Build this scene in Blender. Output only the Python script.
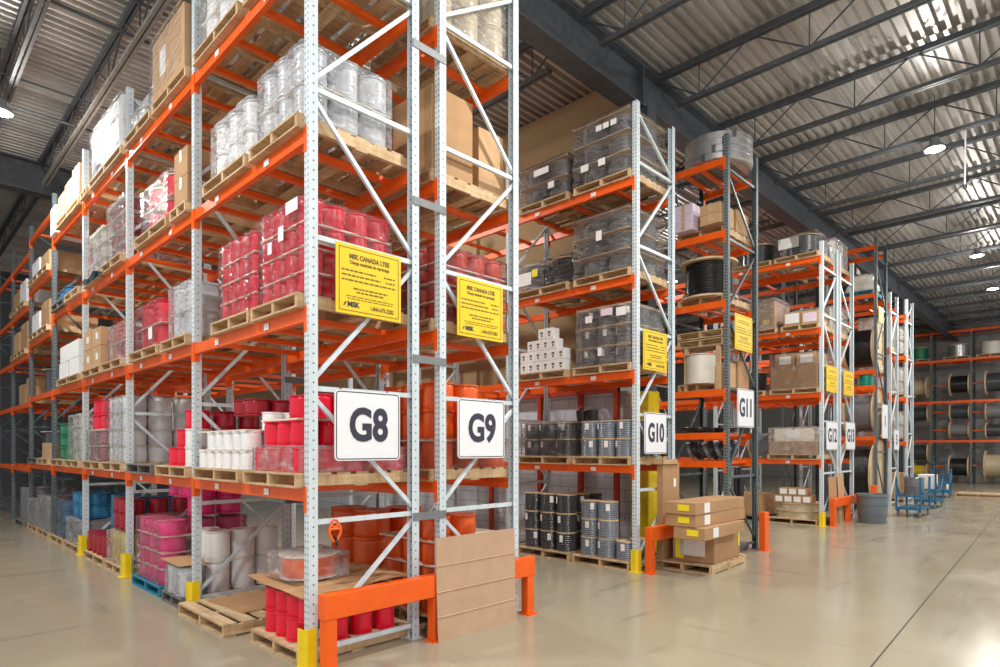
import bpy, math, random
from mathutils import Matrix, Vector

for _o in list(bpy.data.objects):
    bpy.data.objects.remove(_o)
SC = bpy.context.scene
COL = SC.collection
R = random.Random(7)
PI = math.pi

# ------------------------------------------------------------------ camera
TH = 0.776
cd = bpy.data.cameras.new('camera')
cam = bpy.data.objects.new('camera', cd)
COL.objects.link(cam)
cd.sensor_width = 36.0
cd.lens = 615.4 / 1000 * 36.0
cd.shift_y = (448.55 - 333.5) / 1000
cd.clip_end = 200
cam.location = (-2.3604, -4.3833, 1.6983)
cam.rotation_euler = (PI / 2, 0, TH - PI / 2)
SC.camera = cam

# ------------------------------------------------------------------ world, exposure
W = bpy.data.worlds.new('world')
SC.world = W
W.use_nodes = True
W.node_tree.nodes['Background'].inputs[0].default_value = (0.95, 0.975, 1.0, 1)
W.node_tree.nodes['Background'].inputs[1].default_value = 0.58  # ambient fill added for brightness, let in where unseen walls are left out
SC.view_settings.view_transform = 'Standard'
SC.view_settings.look = 'None'
SC.view_settings.gamma = 1
SC.view_settings.use_curve_mapping = False
SC.view_settings.exposure = 0.34
SC.cycles.transparent_max_bounces = 32
SC.cycles.max_bounces = 8
SC.cycles.sample_clamp_indirect = 6
LAMP_W = 155
GLOW_W = 92
LAMP_COL = (1.0, 0.965, 0.90)


# ------------------------------------------------------------------ materials
def new_mat(name):
    m = bpy.data.materials.new(name)
    m.use_nodes = True
    nt = m.node_tree
    return m, nt, nt.nodes['Principled BSDF']


def N(nt, typ, **kw):
    n = nt.nodes.new(typ)
    for k, v in kw.items():
        setattr(n, k, v)
    return n


def L(nt, a, b):
    nt.links.new(a, b)


def ramp(nt, fac, stops):
    r = N(nt, 'ShaderNodeValToRGB')
    e = r.color_ramp.elements
    while len(e) < len(stops):
        e.new(0.5)
    for el, (p, c) in zip(e, stops):
        el.position = p
        el.color = (*c, 1) if len(c) == 3 else c
    L(nt, fac, r.inputs[0])
    return r.outputs[0]


def noise(nt, scale, detail=4, vec=None, stretch=None, rough=0.5):
    n = N(nt, 'ShaderNodeTexNoise')
    n.inputs['Scale'].default_value = scale
    n.inputs['Detail'].default_value = detail
    n.inputs['Roughness'].default_value = rough
    if vec is None:
        tc = N(nt, 'ShaderNodeTexCoord')
        vec = tc.outputs['Object']
    if stretch:
        mp = N(nt, 'ShaderNodeMapping')
        mp.inputs['Scale'].default_value = stretch
        L(nt, vec, mp.inputs[0])
        vec = mp.outputs[0]
    L(nt, vec, n.inputs['Vector'])
    return n.outputs[0]


def bump(nt, b, h, strength, dist=0.01):
    bp = N(nt, 'ShaderNodeBump')
    bp.inputs['Strength'].default_value = strength
    bp.inputs['Distance'].default_value = dist
    L(nt, h, bp.inputs['Height'])
    L(nt, bp.outputs[0], b.inputs['Normal'])


def plain(name, c, rough=0.5, metal=0.0, vary=0.12, scale=9, spec=0.5, coat=0):
    m, nt, b = new_mat(name)
    lo = tuple(max(0, x * (1 - vary)) for x in c)
    hi = tuple(min(1, x * (1 + vary)) for x in c)
    L(nt, ramp(nt, noise(nt, scale), [(0.3, lo), (0.7, hi)]), b.inputs['Base Color'])
    b.inputs['Roughness'].default_value = rough
    b.inputs['Metallic'].default_value = metal
    b.inputs['Specular IOR Level'].default_value = spec
    b.inputs['Coat Weight'].default_value = coat
    return m


def post_mat(name, c, hole):
    """painted upright steel with a column of punched holes on one face and two slotted columns on the other"""
    m, nt, b = new_mat(name)
    tc = N(nt, 'ShaderNodeTexCoord')
    sx = N(nt, 'ShaderNodeSeparateXYZ')
    L(nt, tc.outputs['Object'], sx.inputs[0])
    nx = N(nt, 'ShaderNodeSeparateXYZ')
    L(nt, tc.outputs['Normal'], nx.inputs[0])

    def M(op, a, bb=None):
        n = N(nt, 'ShaderNodeMath', operation=op)
        for i, v in enumerate((a, bb)):
            if v is None:
                continue
            if isinstance(v, (int, float)):
                n.inputs[i].default_value = v
            else:
                L(nt, v, n.inputs[i])
        return n.outputs[0]

    def zrow(pitch):
        f = M('FRACT', M('MULTIPLY', sx.outputs[2], 1 / pitch))
        return M('MULTIPLY', M('SUBTRACT', f, 0.5), pitch)
    z1 = zrow(0.075)
    d1 = M('SQRT', M('ADD', M('POWER', M('SUBTRACT', sx.outputs[0], 0.0375), 2.0), M('POWER', z1, 2.0)))
    h1 = M('MULTIPLY', M('LESS_THAN', d1, 0.0075), M('GREATER_THAN', M('ABSOLUTE', nx.outputs[1]), 0.6))
    z2 = zrow(0.05)
    yy = M('SUBTRACT', M('ABSOLUTE', M('SUBTRACT', sx.outputs[1], 0.0375)), 0.02)
    d2 = M('SQRT', M('ADD', M('POWER', yy, 2.0), M('POWER', M('MULTIPLY', z2, 0.6), 2.0)))
    h2 = M('MULTIPLY', M('LESS_THAN', d2, 0.0065), M('GREATER_THAN', M('ABSOLUTE', nx.outputs[0]), 0.6))
    h = M('MAXIMUM', h1, h2)
    base = ramp(nt, noise(nt, 5, 5, stretch=(3, 3, .6)), [(0.3, tuple(x * .9 for x in c)), (0.7, tuple(min(1, x * 1.06) for x in c))])
    mx = N(nt, 'ShaderNodeMix', data_type='RGBA')
    L(nt, h, mx.inputs[0])
    L(nt, base, mx.inputs[6])
    mx.inputs[7].default_value = (*hole, 1)
    L(nt, mx.outputs[2], b.inputs['Base Color'])
    b.inputs['Roughness'].default_value = 0.58
    return m


def wood_mat(name, dark, light, grain=(2, 30, 30)):
    m, nt, b = new_mat(name)
    oi = N(nt, 'ShaderNodeObjectInfo')
    tc = N(nt, 'ShaderNodeTexCoord')
    ad = N(nt, 'ShaderNodeVectorMath', operation='ADD')
    sc = N(nt, 'ShaderNodeMath', operation='MULTIPLY')
    sc.inputs[1].default_value = 40
    L(nt, oi.outputs['Random'], sc.inputs[0])
    L(nt, tc.outputs['Object'], ad.inputs[0])
    L(nt, sc.outputs[0], ad.inputs[1])
    n1 = noise(nt, 1.0, 6, vec=ad.outputs[0], stretch=grain)
    n2 = noise(nt, 2.6, 2, vec=ad.outputs[0], stretch=(6, 1, 1))
    mx = N(nt, 'ShaderNodeMath', operation='MULTIPLY_ADD')
    L(nt, n1, mx.inputs[0])
    mx.inputs[1].default_value = 0.55
    a2 = N(nt, 'ShaderNodeMath', operation='MULTIPLY')
    L(nt, n2, a2.inputs[0])
    a2.inputs[1].default_value = 0.5
    L(nt, a2.outputs[0], mx.inputs[2])
    L(nt, ramp(nt, mx.outputs[0], [(0.3, dark), (0.7, light)]), b.inputs['Base Color'])
    b.inputs['Roughness'].default_value = 0.75
    return m


def film_mat(name, lo, hi, tint=(0.93, 0.93, 0.95), ior=1.22):
    """stretch film: see-through plastic with milky folds"""
    m, nt, b = new_mat(name)
    out = nt.nodes['Material Output']
    n1 = noise(nt, 5, 5, stretch=(1, 1, 2.4), rough=0.65)
    n2 = noise(nt, 14, 3, stretch=(.5, .5, 2))
    mul = N(nt, 'ShaderNodeMath', operation='MULTIPLY')
    L(nt, n1, mul.inputs[0])
    L(nt, n2, mul.inputs[1])
    fac = ramp(nt, mul.outputs[0], [(0.12, (lo,) * 3), (0.30, ((lo + hi) / 2,) * 3), (0.42, (hi,) * 3)])
    tr = N(nt, 'ShaderNodeBsdfTransparent')
    gl = N(nt, 'ShaderNodeBsdfGlossy')
    gl.inputs['Roughness'].default_value = 0.10
    df = N(nt, 'ShaderNodeBsdfDiffuse')
    df.inputs['Color'].default_value = (*tint, 1)
    bp = N(nt, 'ShaderNodeBump')
    bp.inputs['Strength'].default_value = 0.8
    bp.inputs['Distance'].default_value = 0.05
    L(nt, n2, bp.inputs['Height'])
    L(nt, bp.outputs[0], gl.inputs['Normal'])
    lw = N(nt, 'ShaderNodeFresnel')
    lw.inputs['IOR'].default_value = ior
    L(nt, bp.outputs[0], lw.inputs['Normal'])
    m1 = N(nt, 'ShaderNodeMixShader')
    L(nt, lw.outputs[0], m1.inputs[0])
    L(nt, tr.outputs[0], m1.inputs[1])
    L(nt, gl.outputs[0], m1.inputs[2])
    mx = N(nt, 'ShaderNodeMixShader')
    L(nt, fac, mx.inputs[0])
    L(nt, m1.outputs[0], mx.inputs[1])
    L(nt, df.outputs[0], mx.inputs[2])
    L(nt, mx.outputs[0], out.inputs[0])
    nt.nodes.remove(b)
    return m


def floor_mat():
    m, nt, b = new_mat('polished concrete')
    tc = N(nt, 'ShaderNodeTexCoord')
    v = tc.outputs['Object']
    n1 = noise(nt, 0.35, 6, vec=v, rough=0.6)
    n2 = noise(nt, 1.6, 6, vec=v, rough=0.6, stretch=(0.5, 1.2, 1))
    ad = N(nt, 'ShaderNodeMath', operation='ADD')
    L(nt, n1, ad.inputs[0])
    L(nt, n2, ad.inputs[1])
    base = ramp(nt, ad.outputs[0], [(0.30, (.215, .185, .125)), (0.5, (.315, .272, .192)), (0.72, (.375, .33, .242))])
    # tyre scuffs along the aisles
    n3 = noise(nt, 1.0, 7, vec=v, rough=0.62, stretch=(0.35, 2.6, 1))
    sc = ramp(nt, n3, [(0.60, (0, 0, 0)), (0.72, (1, 1, 1))])
    n4 = noise(nt, 1.3, 7, vec=v, rough=0.62, stretch=(2.6, .4, 1))
    sc4 = ramp(nt, n4, [(0.60, (0, 0, 0)), (0.74, (1, 1, 1))])
    mxx = N(nt, 'ShaderNodeMath', operation='MAXIMUM')
    L(nt, sc, mxx.inputs[0])
    L(nt, sc4, mxx.inputs[1])
    half = N(nt, 'ShaderNodeMath', operation='MULTIPLY')
    L(nt, mxx.outputs[0], half.inputs[0])
    half.inputs[1].default_value = 0.40
    mx = N(nt, 'ShaderNodeMix', data_type='RGBA')
    L(nt, half.outputs[0], mx.inputs[0])
    L(nt, base, mx.inputs[6])
    mx.inputs[7].default_value = (.10, .082, .062, 1)
    L(nt, mx.outputs[2], b.inputs['Base Color'])
    L(nt, ramp(nt, n2, [(0.3, (.12,) * 3), (0.7, (.26,) * 3)]), b.inputs['Roughness'])
    b.inputs['Specular IOR Level'].default_value = 0.45
    bump(nt, b, n2, 0.04, 0.02)
    return m


def block_mat():
    m, nt, b = new_mat('painted block wall')
    tc = N(nt, 'ShaderNodeTexCoord')
    sx = N(nt, 'ShaderNodeSeparateXYZ')
    L(nt, tc.outputs['Object'], sx.inputs[0])
    cx = N(nt, 'ShaderNodeCombineXYZ')
    L(nt, sx.outputs[1], cx.inputs[0])
    L(nt, sx.outputs[2], cx.inputs[1])
    br = N(nt, 'ShaderNodeTexBrick')
    L(nt, cx.outputs[0], br.inputs[0])
    br.inputs['Color1'].default_value = (.62, .70, .78, 1)
    br.inputs['Color2'].default_value = (.66, .74, .82, 1)
    br.inputs['Mortar'].default_value = (.40, .45, .50, 1)
    br.inputs['Scale'].default_value = 1
    br.inputs['Brick Width'].default_value = .4
    br.inputs['Row Height'].default_value = .2
    br.inputs['Mortar Size'].default_value = .008
    L(nt, br.outputs[0], b.inputs['Base Color'])
    b.inputs['Roughness'].default_value = .6
    bump(nt, b, br.outputs[1], -.5, .01)
    return m


def emit_mat(name, c, s):
    m, nt, b = new_mat(name)
    b.inputs['Base Color'].default_value = (*c, 1)
    b.inputs['Emission Color'].default_value = (*c, 1)
    b.inputs['Emission Strength'].default_value = s
    return m


M = {}
M['post'] = post_mat('light grey rack post', (.66, .75, .80), (.10, .12, .14))
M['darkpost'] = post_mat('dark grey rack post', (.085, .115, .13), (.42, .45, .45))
M['brace'] = plain('light grey brace', (.66, .75, .80), .4)
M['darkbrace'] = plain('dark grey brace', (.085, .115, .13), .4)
M['orange'] = plain('orange rack paint', (.95, .125, .006), .38, vary=.10, scale=4)
M['redbeam'] = plain('red oxide paint', (.50, .05, .015), .5)
M['yellow'] = plain('safety yellow paint', (.90, .66, .01), .4, vary=.08)
M['yellowsign'] = plain('yellow sign sheet', (.93, .61, .004), .45, vary=.03)
M['whitesign'] = plain('white sign sheet', (.87, .88, .92), .4, vary=.02)
M['ink'] = plain('sign ink', (.035, .035, .06), .5)
M['brownink'] = plain('yellow sign ink', (.16, .11, .01), .5)
M['wood'] = wood_mat('pallet wood', (.33, .20, .095), (.74, .55, .34))
M['plank'] = wood_mat('stringer wood', (.40, .24, .11), (.78, .56, .33))
M['greywood'] = wood_mat('weathered pallet wood', (.09, .085, .08), (.26, .24, .22))
M['bluewood'] = plain('blue pallet paint', (.02, .22, .34), .6, vary=.3)
M['ply'] = wood_mat('plywood', (.46, .30, .15), (.82, .62, .40), (14, 14, 60))
M['card'] = plain('cardboard', (.47, .28, .145), .8, vary=.08, scale=6, spec=.2)
M['card2'] = plain('pale cardboard', (.56, .36, .20), .8, vary=.08, scale=6, spec=.2)
M['layer'] = plain('pale layer board', (.80, .72, .60), .7, vary=.08)
M['greycard'] = plain('grey wrapped card', (.22, .22, .24), .6, vary=.15)
M['tanboard'] = plain('tan layer board', (.60, .44, .29), .7, vary=.12)
M['paper'] = plain('white paper', (.88, .88, .88), .6, vary=.03)
M['pinkpaper'] = plain('pale pink paper', (.80, .66, .80), .6, vary=.03)
M['yellowtag'] = plain('yellow sticker', (.95, .78, .02), .5, vary=.03)
M['card3'] = plain('pinkish cardboard', (.56, .37, .25), .8, vary=.06, scale=5, spec=.2)
M['tape'] = plain('packing tape', (.58, .42, .25), .3)
M['film'] = film_mat('clear stretch film', .0, .13)
M['milkfilm'] = film_mat('milky stretch film', .03, .36)
M['glossfilm'] = film_mat('glossy stretch film', .0, .16, ior=1.25)
M['thinfilm'] = film_mat('thin stretch film', .0, .10)
M['steel'] = plain('dark roof steel', (.075, .085, .098), .5, vary=.2)
M['palesteel'] = plain('grey roof steel', (.30, .28, .25), .5, vary=.2)
M['galv'] = plain('galvanised plate', (.22, .23, .24), .6, .3)
M['concrete'] = floor_mat()
M['block'] = block_mat()
M['tan'] = plain('unpainted wallboard', (.31, .22, .12), .8, vary=.10, scale=.8, spec=.2)
M['darkwall'] = plain('dark grey wall', (.10, .105, .11), .8)
M['palewall'] = plain('pale grey wall', (.33, .33, .32), .8)
M['joint'] = plain('floor joint', (.06, .055, .05), .8)
M['black'] = plain('black cable jacket', (.012, .012, .014), .38)
M['deck'] = None
m, nt, b = new_mat('galvanised roof deck')
L(nt, ramp(nt, noise(nt, 1.2, 6, stretch=(.25, 2, 1)), [(.3, (.44, .425, .41)), (.7, (.68, .665, .65))]), b.inputs['Base Color'])
b.inputs['Metallic'].default_value = .55
b.inputs['Roughness'].default_value = .42
M['deck'] = m
PL = {}


def plastic(c):
    if c not in PL:
        col = {'red': (.80, .008, .04), 'deepred': (.36, .008, .022), 'pink': (.86, .035, .25), 'white': (.90, .90, .92), 'grey': (.70, .72, .77),
               'green': (.01, .20, .09), 'blue': (.025, .19, .38), 'orange': (.86, .13, .015), 'black': (.014, .014, .016), 'dark': (.055, .06, .07),
               'slate': (.20, .235, .28), 'silver': (.72, .72, .74), 'yellow': (.70, .50, .04), 'brick': (.62, .045, .02), 'teal': (.0, .30, .20),
               'cream': (.80, .76, .68), 'navy': (.03, .12, .25), 'steelgrey': (.20, .20, .21), 'tanline': (.55, .45, .30), 'bin': (.15, .185, .21)}[c]
        PL[c] = plain('plastic ' + c, col, .28, vary=.06, scale=5, metal=.85 if c == 'silver' else 0)
    return PL[c]


# ------------------------------------------------------------------ mesh helpers
class MB:
    def __init__(s):
        s.v = []
        s.f = []

    def add(s, vs, fs):
        o = len(s.v)
        s.v += [tuple(p) for p in vs]
        s.f += [tuple(i + o for i in f) for f in fs]
        return s

    def box(s, x0, y0, z0, x1, y1, z1, mt=None):
        vs = [(x, y, z) for z in (z0, z1) for y in (y0, y1) for x in (x0, x1)]
        if mt is not None:
            vs = [tuple(mt @ Vector(p)) for p in vs]
        return s.add(vs, [(0, 2, 3, 1), (4, 5, 7, 6), (0, 1, 5, 4), (1, 3, 7, 5), (3, 2, 6, 7), (2, 0, 4, 6)])

    def bar(s, p, q, w, h):
        """rectangular bar from p to q, w sideways, h in the other direction"""
        p, q = Vector(p), Vector(q)
        d = (q - p).normalized()
        up = Vector((0, 0, 1)) if abs(d.z) < .98 else Vector((0, 1, 0))
        a = d.cross(up).normalized() * (w / 2)
        c = a.cross(d).normalized() * (h / 2)
        vs = [e + i * a + j * c for e in (p, q) for i, j in ((-1, -1), (1, -1), (1, 1), (-1, 1))]
        return s.add(vs, [(0, 1, 2, 3), (7, 6, 5, 4), (0, 4, 5, 1), (1, 5, 6, 2), (2, 6, 7, 3), (3, 7, 4, 0)])

    def tube(s, pts, r, n=8, closed=False):
        pts = [Vector(p) for p in pts]
        k = len(pts)
        prev = None
        base = len(s.v)
        for i, p in enumerate(pts):
            if closed:
                d = (pts[(i + 1) % k] - pts[i - 1]).normalized()
            else:
                d = (pts[min(i + 1, k - 1)] - pts[max(i - 1, 0)]).normalized()
            if prev is None:
                up = Vector((0, 0, 1)) if abs(d.z) < .9 else Vector((1, 0, 0))
                a = d.cross(up).normalized()
            else:
                a = (prev - d * prev.dot(d)).normalized()
            prev = a
            c = d.cross(a)
            for j in range(n):
                t = 2 * PI * j / n
                s.v.append(tuple(p + r * (math.cos(t) * a + math.sin(t) * c)))
        for i in range(k if closed else k - 1):
            for j in range(n):
                i2 = (i + 1) % k
                s.f.append((base + i * n + j, base + i * n + (j + 1) % n, base + i2 * n + (j + 1) % n, base + i2 * n + j))
        if not closed:
            s.f.append(tuple(base + j for j in range(n))[::-1])
            s.f.append(tuple(base + (k - 1) * n + j for j in range(n)))
        return s

    def lathe(s, prof, n=22, mt=None, jit=0):
        """profile of (r, z) turned round z; a closed loop when it starts and ends on the axis or repeats its first point"""
        base = len(s.v)
        rows = []
        for r, z in prof:
            if r < 1e-6:
                rows.append([len(s.v)])
                s.v.append((0, 0, z))
            else:
                rows.append(list(range(len(s.v), len(s.v) + n)))
                s.v += [(r * math.cos(2 * PI * j / n), r * math.sin(2 * PI * j / n), z) for j in range(n)]
        for a, c in zip(rows, rows[1:]):
            for j in range(n):
                j2 = (j + 1) % n
                if len(a) == 1 and len(c) == 1:
                    continue
                if len(a) == 1:
                    s.f.append((a[0], c[j2], c[j]))
                elif len(c) == 1:
                    s.f.append((a[j], a[j2], c[0]))
                else:
                    s.f.append((a[j], a[j2], c[j2], c[j]))
        if mt is not None:
            for i in range(base, len(s.v)):
                s.v[i] = tuple(mt @ Vector(s.v[i]))
        return s

    def prism(s, poly, axis, a, c):
        """polygon of 2-D points pulled from a to c along axis 0, 1 or 2"""
        n = len(poly)

        def P(p, t):
            q = list(p)
            q.insert(axis, t)
            return tuple(q)
        vs = [P(p, a) for p in poly] + [P(p, c) for p in poly]
        fs = [tuple(range(n))[::-1], tuple(range(n, 2 * n))] + [(i, (i + 1) % n, n + (i + 1) % n, n + i) for i in range(n)]
        return s.add(vs, fs)

    def mesh(s, name, mat, smooth=0):
        me = bpy.data.meshes.new(name)
        me.from_pydata(s.v, [], s.f)
        me.materials.append(mat if not isinstance(mat, str) else M[mat])
        me.validate()
        import bmesh
        bm = bmesh.new()
        bm.from_mesh(me)
        bmesh.ops.recalc_face_normals(bm, faces=bm.faces)
        bm.to_mesh(me)
        bm.free()
        if smooth:
            me.shade_smooth()
            me.set_sharp_from_angle(angle=math.radians(smooth))
        return me

    def build(s, name, mat, parent=None, smooth=0, loc=None, bevel=0):
        o = bpy.data.objects.new(name, s.mesh(name, mat, smooth))
        COL.objects.link(o)
        if parent is not None:
            o.parent = parent
        if loc is not None:
            o.location = loc
        if bevel:
            md = o.modifiers.new('bevel', 'BEVEL')
            md.width = bevel
            md.segments = 2
            md.limit_method = 'ANGLE'
        return o


def tag(o, label=None, cat=None, group=None, kind=None):
    if label:
        o['label'] = label
    if cat:
        o['category'] = cat
    if group:
        o['group'] = group
    if kind:
        o['kind'] = kind
    return o


def empty(name, loc=(0, 0, 0), rz=0, label=None, cat=None, group=None):
    o = bpy.data.objects.new(name, None)
    COL.objects.link(o)
    o.location = loc
    o.rotation_euler = (0, 0, rz)
    o.empty_display_size = .1
    return tag(o, label, cat, group)


KIDS = {}


def dup(o, parent=None):
    if o.name not in KIDS:
        KIDS[o.name] = [c for c in COL.objects if c.parent == o]
    c = o.copy()
    COL.objects.link(c)
    if parent is not None:
        c.parent = parent
    KIDS[c.name] = [dup(k, c) for k in KIDS[o.name]]
    return c


SRC = {}
NOT_SHOWN = set('''
big red reel, top tier, second on the end, block past brown cartons, third shelf
blue reel, bottom tier, second on the end, on the wrapped block past the fourth post
brick red reel, bottom tier, fourth on the end, block behind the G9 load sign
brick red reel, bottom tier, third on the end, block behind the G9 load sign
brick red reel, second tier, fourth on the end, block behind the G9 load sign
brick red reel, second tier, fourth on the side, block behind the G9 load sign
brick red reel, second tier, third on the end, block behind the G9 load sign
brick red reel, third tier, fourth on the side, block behind the G9 load sign
brick red reel, top tier, fourth on the side, block behind the G9 load sign
bright red reel, fourth on the end, unwrapped row above the loosely wrapped row
bright red reel, third on the end, unwrapped row above the loosely wrapped row
bright red reel, top tier, second on the end, upper half of red block, first shelf
cream reel, bottom tier, second on the end, milky wrapped stack past fourth post, first shelf
cream reel, middle tier, second on the end, wrapped block on third shelf before fourth post
cream reel, second tier, second on the end, milky wrapped stack past fourth post, first shelf
cream reel, third tier, second on the end, milky wrapped stack past fourth post, first shelf
cream reel, top tier, second on the end, milky wrapped stack past fourth post, first shelf
cream reel, top tier, second on the end, wrapped block on third shelf before fourth post
dark blue reel, middle tier, second on the end, farther block on the floor
dark blue reel, second on the end, row on the third shelf far along G8
dark blue reel, top tier, second on the end, farther block on the floor
dark red reel, second on the end, single row by the fourth G8 post
dark red reel, third on the end, single row by the fourth G8 post
dull red reel, bottom tier, second on the end, lower half of red block, first shelf
dull red reel, bottom tier, third on the end, lower half of red block, first shelf
dull red reel, second tier, second on the end, tall block past third post, third shelf
dull red reel, third tier, second on the end, tall block past third post, third shelf
dull red reel, top tier, second on the end, tall block past third post, third shelf
faded red reel, bottom tier, second on the end, block past third post, second shelf
faded red reel, top tier, second on the end, block past third post, second shelf
green reel, bottom tier, second on the end, block on the first shelf far along G8
green reel, middle tier, second on the end, block on the first shelf far along G8
green reel, top tier, second on the end, block on the first shelf far along G8
green roll on the narrow shelf of the tall dark rack, farther one
grey blue reel, bottom tier, second on the end, wrapped block past the fourth G8 post
grey reel, bottom tier, third on the end, milky block past second post, second shelf
grey reel, top tier, third on the end, milky block past second post, second shelf
orange reel, bottom tier, second on the end, farther floor block in G9
orange reel, bottom tier, second on the end, floor block behind the leaning cardboard sheet
orange reel, bottom tier, third on the end, above the wrapped row, first shelf of G9
orange reel, bottom tier, third on the end, floor block behind the leaning cardboard sheet
orange reel, bottom tier, third on the side, floor block behind the leaning cardboard sheet
orange reel, middle tier, second on the end, farther floor block in G9
orange reel, second tier, second on the end, floor block behind the leaning cardboard sheet
orange reel, second tier, third on the end, floor block behind the leaning cardboard sheet
orange reel, third tier, second on the end, floor block behind the leaning cardboard sheet
orange reel, third tier, third on the end, floor block behind the leaning cardboard sheet
pink reel, bottom tier, second on the end, block on the teal pallet
pink reel, bottom tier, third on the end, block on the teal pallet
pink reel, second tier, second on the end, block on the teal pallet
pink reel, third tier, second on the end, block on the teal pallet
pink reel, top tier, inner row second third, heaped atop the teal pallet block
red reel of the red and white heap, middle tier, third from the side
red reel, bottom tier, at the corner, under the cardboard sheet, G8 corner
red reel, bottom tier, fourth on the end, near block on the second shelf, G8 corner
red reel, bottom tier, second on the end, two tier block before third post, second shelf
red reel, bottom tier, third on the end, near block on the second shelf, G8 corner
red reel, second tier, fourth on the end, near block on the second shelf, G8 corner
red reel, second tier, third on the end, near block on the second shelf, G8 corner
red reel, top tier, third on the end, under the cardboard sheet, G8 corner
small white reel, bottom tier, fifth on the end, stepped heap, first shelf
small white reel, bottom tier, fourth on the end, stepped heap, first shelf
small white reel, bottom tier, second on the end, stepped heap, first shelf
small white reel, bottom tier, third on the end, stepped heap, first shelf
small white reel, top tier, fourth on the end, stepped heap, first shelf
white reel of the red and white heap, bottom tier, second from the side
white reel of the red and white heap, bottom tier, third from the side
white reel, at the corner, nearest row on the top shelf of G8
white reel, bottom tier, third on the end, loosely wrapped far block on third shelf
white reel, bottom tier, third on the side, tall block behind the bare pallet
white reel, second on the end, nearest row on the top shelf of G8
white reel, second on the side, nearest row on the top shelf of G8
white reel, top tier, at the corner, wrapped block on the top shelf of G8
white reel, top tier, second on the end, loosely wrapped far block on third shelf
white reel, top tier, second on the end, wrapped block on the top shelf of G8
white reel, top tier, second on the side, wrapped block on the top shelf of G8
white reel, top tier, third on the end, wrapped block on the top shelf of G8
yellow reel, bottom tier, second on the end, wrapped block past the third G8 post
yellow reel, bottom tier, third on the end, wrapped block past the third G8 post
yellow reel, top tier, second on the end, wrapped block past the third G8 post
yellow reel, top tier, third on the end, wrapped block past the third G8 post
'''.strip().split('\n'))     # reels wholly inside the blocks, of which the photo shows nothing
TAIL = set('''
big red reel, bottom tier, second on the end, block past brown cartons, third shelf
blue reel, bottom tier, at the corner, above the dark red row
blue reel, bottom tier, second on the end, above the dark red row
blue reel, bottom tier, second on the side, above the dark red row
blue reel, bottom tier, third on the side, above the dark red row
blue reel, top tier, second on the end, on the wrapped block past the fourth post
blue reel, top tier, second on the side, above the dark red row
brick red reel, bottom tier, fourth on the side, block behind the G9 load sign
brick red reel, bottom tier, third on the side, block behind the G9 load sign
brick red reel, third tier, fourth on the end, block behind the G9 load sign
bright red reel, bottom tier, second on the end, upper half of red block, first shelf
bright red reel, second on the end, highest row on first shelf behind corner post
cream reel, bottom tier, at the corner, milky wrapped stack past fourth post, first shelf
cream reel, bottom tier, second on the end, wrapped block on third shelf before fourth post
cream reel, bottom tier, second on the side, wrapped block on third shelf before fourth post
cream reel, second tier, at the corner, milky wrapped stack past fourth post, first shelf
cream reel, third tier, at the corner, milky wrapped stack past fourth post, first shelf
cream reel, top tier, at the corner, milky wrapped stack past fourth post, first shelf
dark blue reel, bottom tier, second on the end, farther block on the floor
dark blue reel, second on the side, row on the third shelf far along G8
dark red reel, bottom tier, pair on third shelf past fourth post
dark red reel, bottom tier, second on the end, heaped on the yellow reels
dark red reel, top tier, pair on third shelf past fourth post
dull red reel, top tier, second on the end, lower half of red block, first shelf
dull red reel, top tier, third on the end, lower half of red block, first shelf
grey blue reel, bottom tier, at the corner, wrapped block past the fourth G8 post
grey blue reel, top tier, second on the end, wrapped block past the fourth G8 post
grey reel, bottom tier, second on the end, milky block past second post, second shelf
grey reel, second on the end, small wrapped load, top shelf, past huge carton
grey reel, top tier, second on the end, milky block past second post, second shelf
large white reel, bottom tier, third on the end, tall block past third post, first shelf
orange reel, bottom tier, second on the side, farther floor block in G9
orange reel, bottom tier, second on the side, floor block behind the leaning cardboard sheet
orange reel, third on the side, wrapped lower row, first shelf of G9
orange reel, top tier, inner row second second, floor block behind the leaning cardboard sheet
pink reel, second tier, third on the end, block on the teal pallet
pink reel, third tier, third on the end, block on the teal pallet
pink reel, top tier, inner row second second, heaped atop the teal pallet block
red reel of the red and white heap, middle tier, second from the side
red reel, top tier, fourth on the end, under the cardboard sheet, G8 corner
red reel, top tier, second on the end, two tier block before third post, second shelf
red reel, top tier, second on the end, under the cardboard sheet, G8 corner
small white reel, middle tier, fifth on the end, stepped heap, first shelf
small white reel, middle tier, fourth on the end, stepped heap, first shelf
small white reel, middle tier, third on the end, stepped heap, first shelf
small white reel, top tier, fifth on the end, stepped heap, first shelf
small white reel, top tier, third on the end, stepped heap, first shelf
tan reel, bottom tier, second on the side, glossy load, top shelf of G9
tan reel, top tier, at the corner, glossy load, top shelf of G9
tan reel, top tier, second on the side, glossy load, top shelf of G9
white reel, bottom tier, second on the end, loosely wrapped far block on third shelf
white reel, bottom tier, second on the side, tall block behind the bare pallet
white reel, bottom tier, third on the end, wrapped block on the top shelf of G8
white reel, third on the end, nearest row on the top shelf of G8
white reel, top tier, third on the end, loosely wrapped far block on third shelf
yellow reel, bottom tier, at the corner, wrapped block past the third G8 post
'''.strip().split('\n'))     # the least visible reels past three hundred: joined into one object at the end


def place(key, maker, loc, label, cat, group=None, rot=(0, 0, 0)):
    """one instance of a kind: the first time the freshly built thing itself, later a copy of it"""
    if label in NOT_SHOWN:
        return None
    if key not in SRC:
        o = maker()
        KIDS[o.name] = [c for c in COL.objects if c.parent == o]
        for k in KIDS[o.name]:
            KIDS[k.name] = [c for c in COL.objects if c.parent == k]
        SRC[key] = o
    else:
        o = dup(SRC[key])
    o.location = loc
    o.rotation_euler = rot
    for k in ('label', 'category', 'group'):
        if k in o:
            del o[k]
    return tag(o, label, cat, group)


def struct(o):
    o['kind'] = 'structure'
    return o


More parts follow.
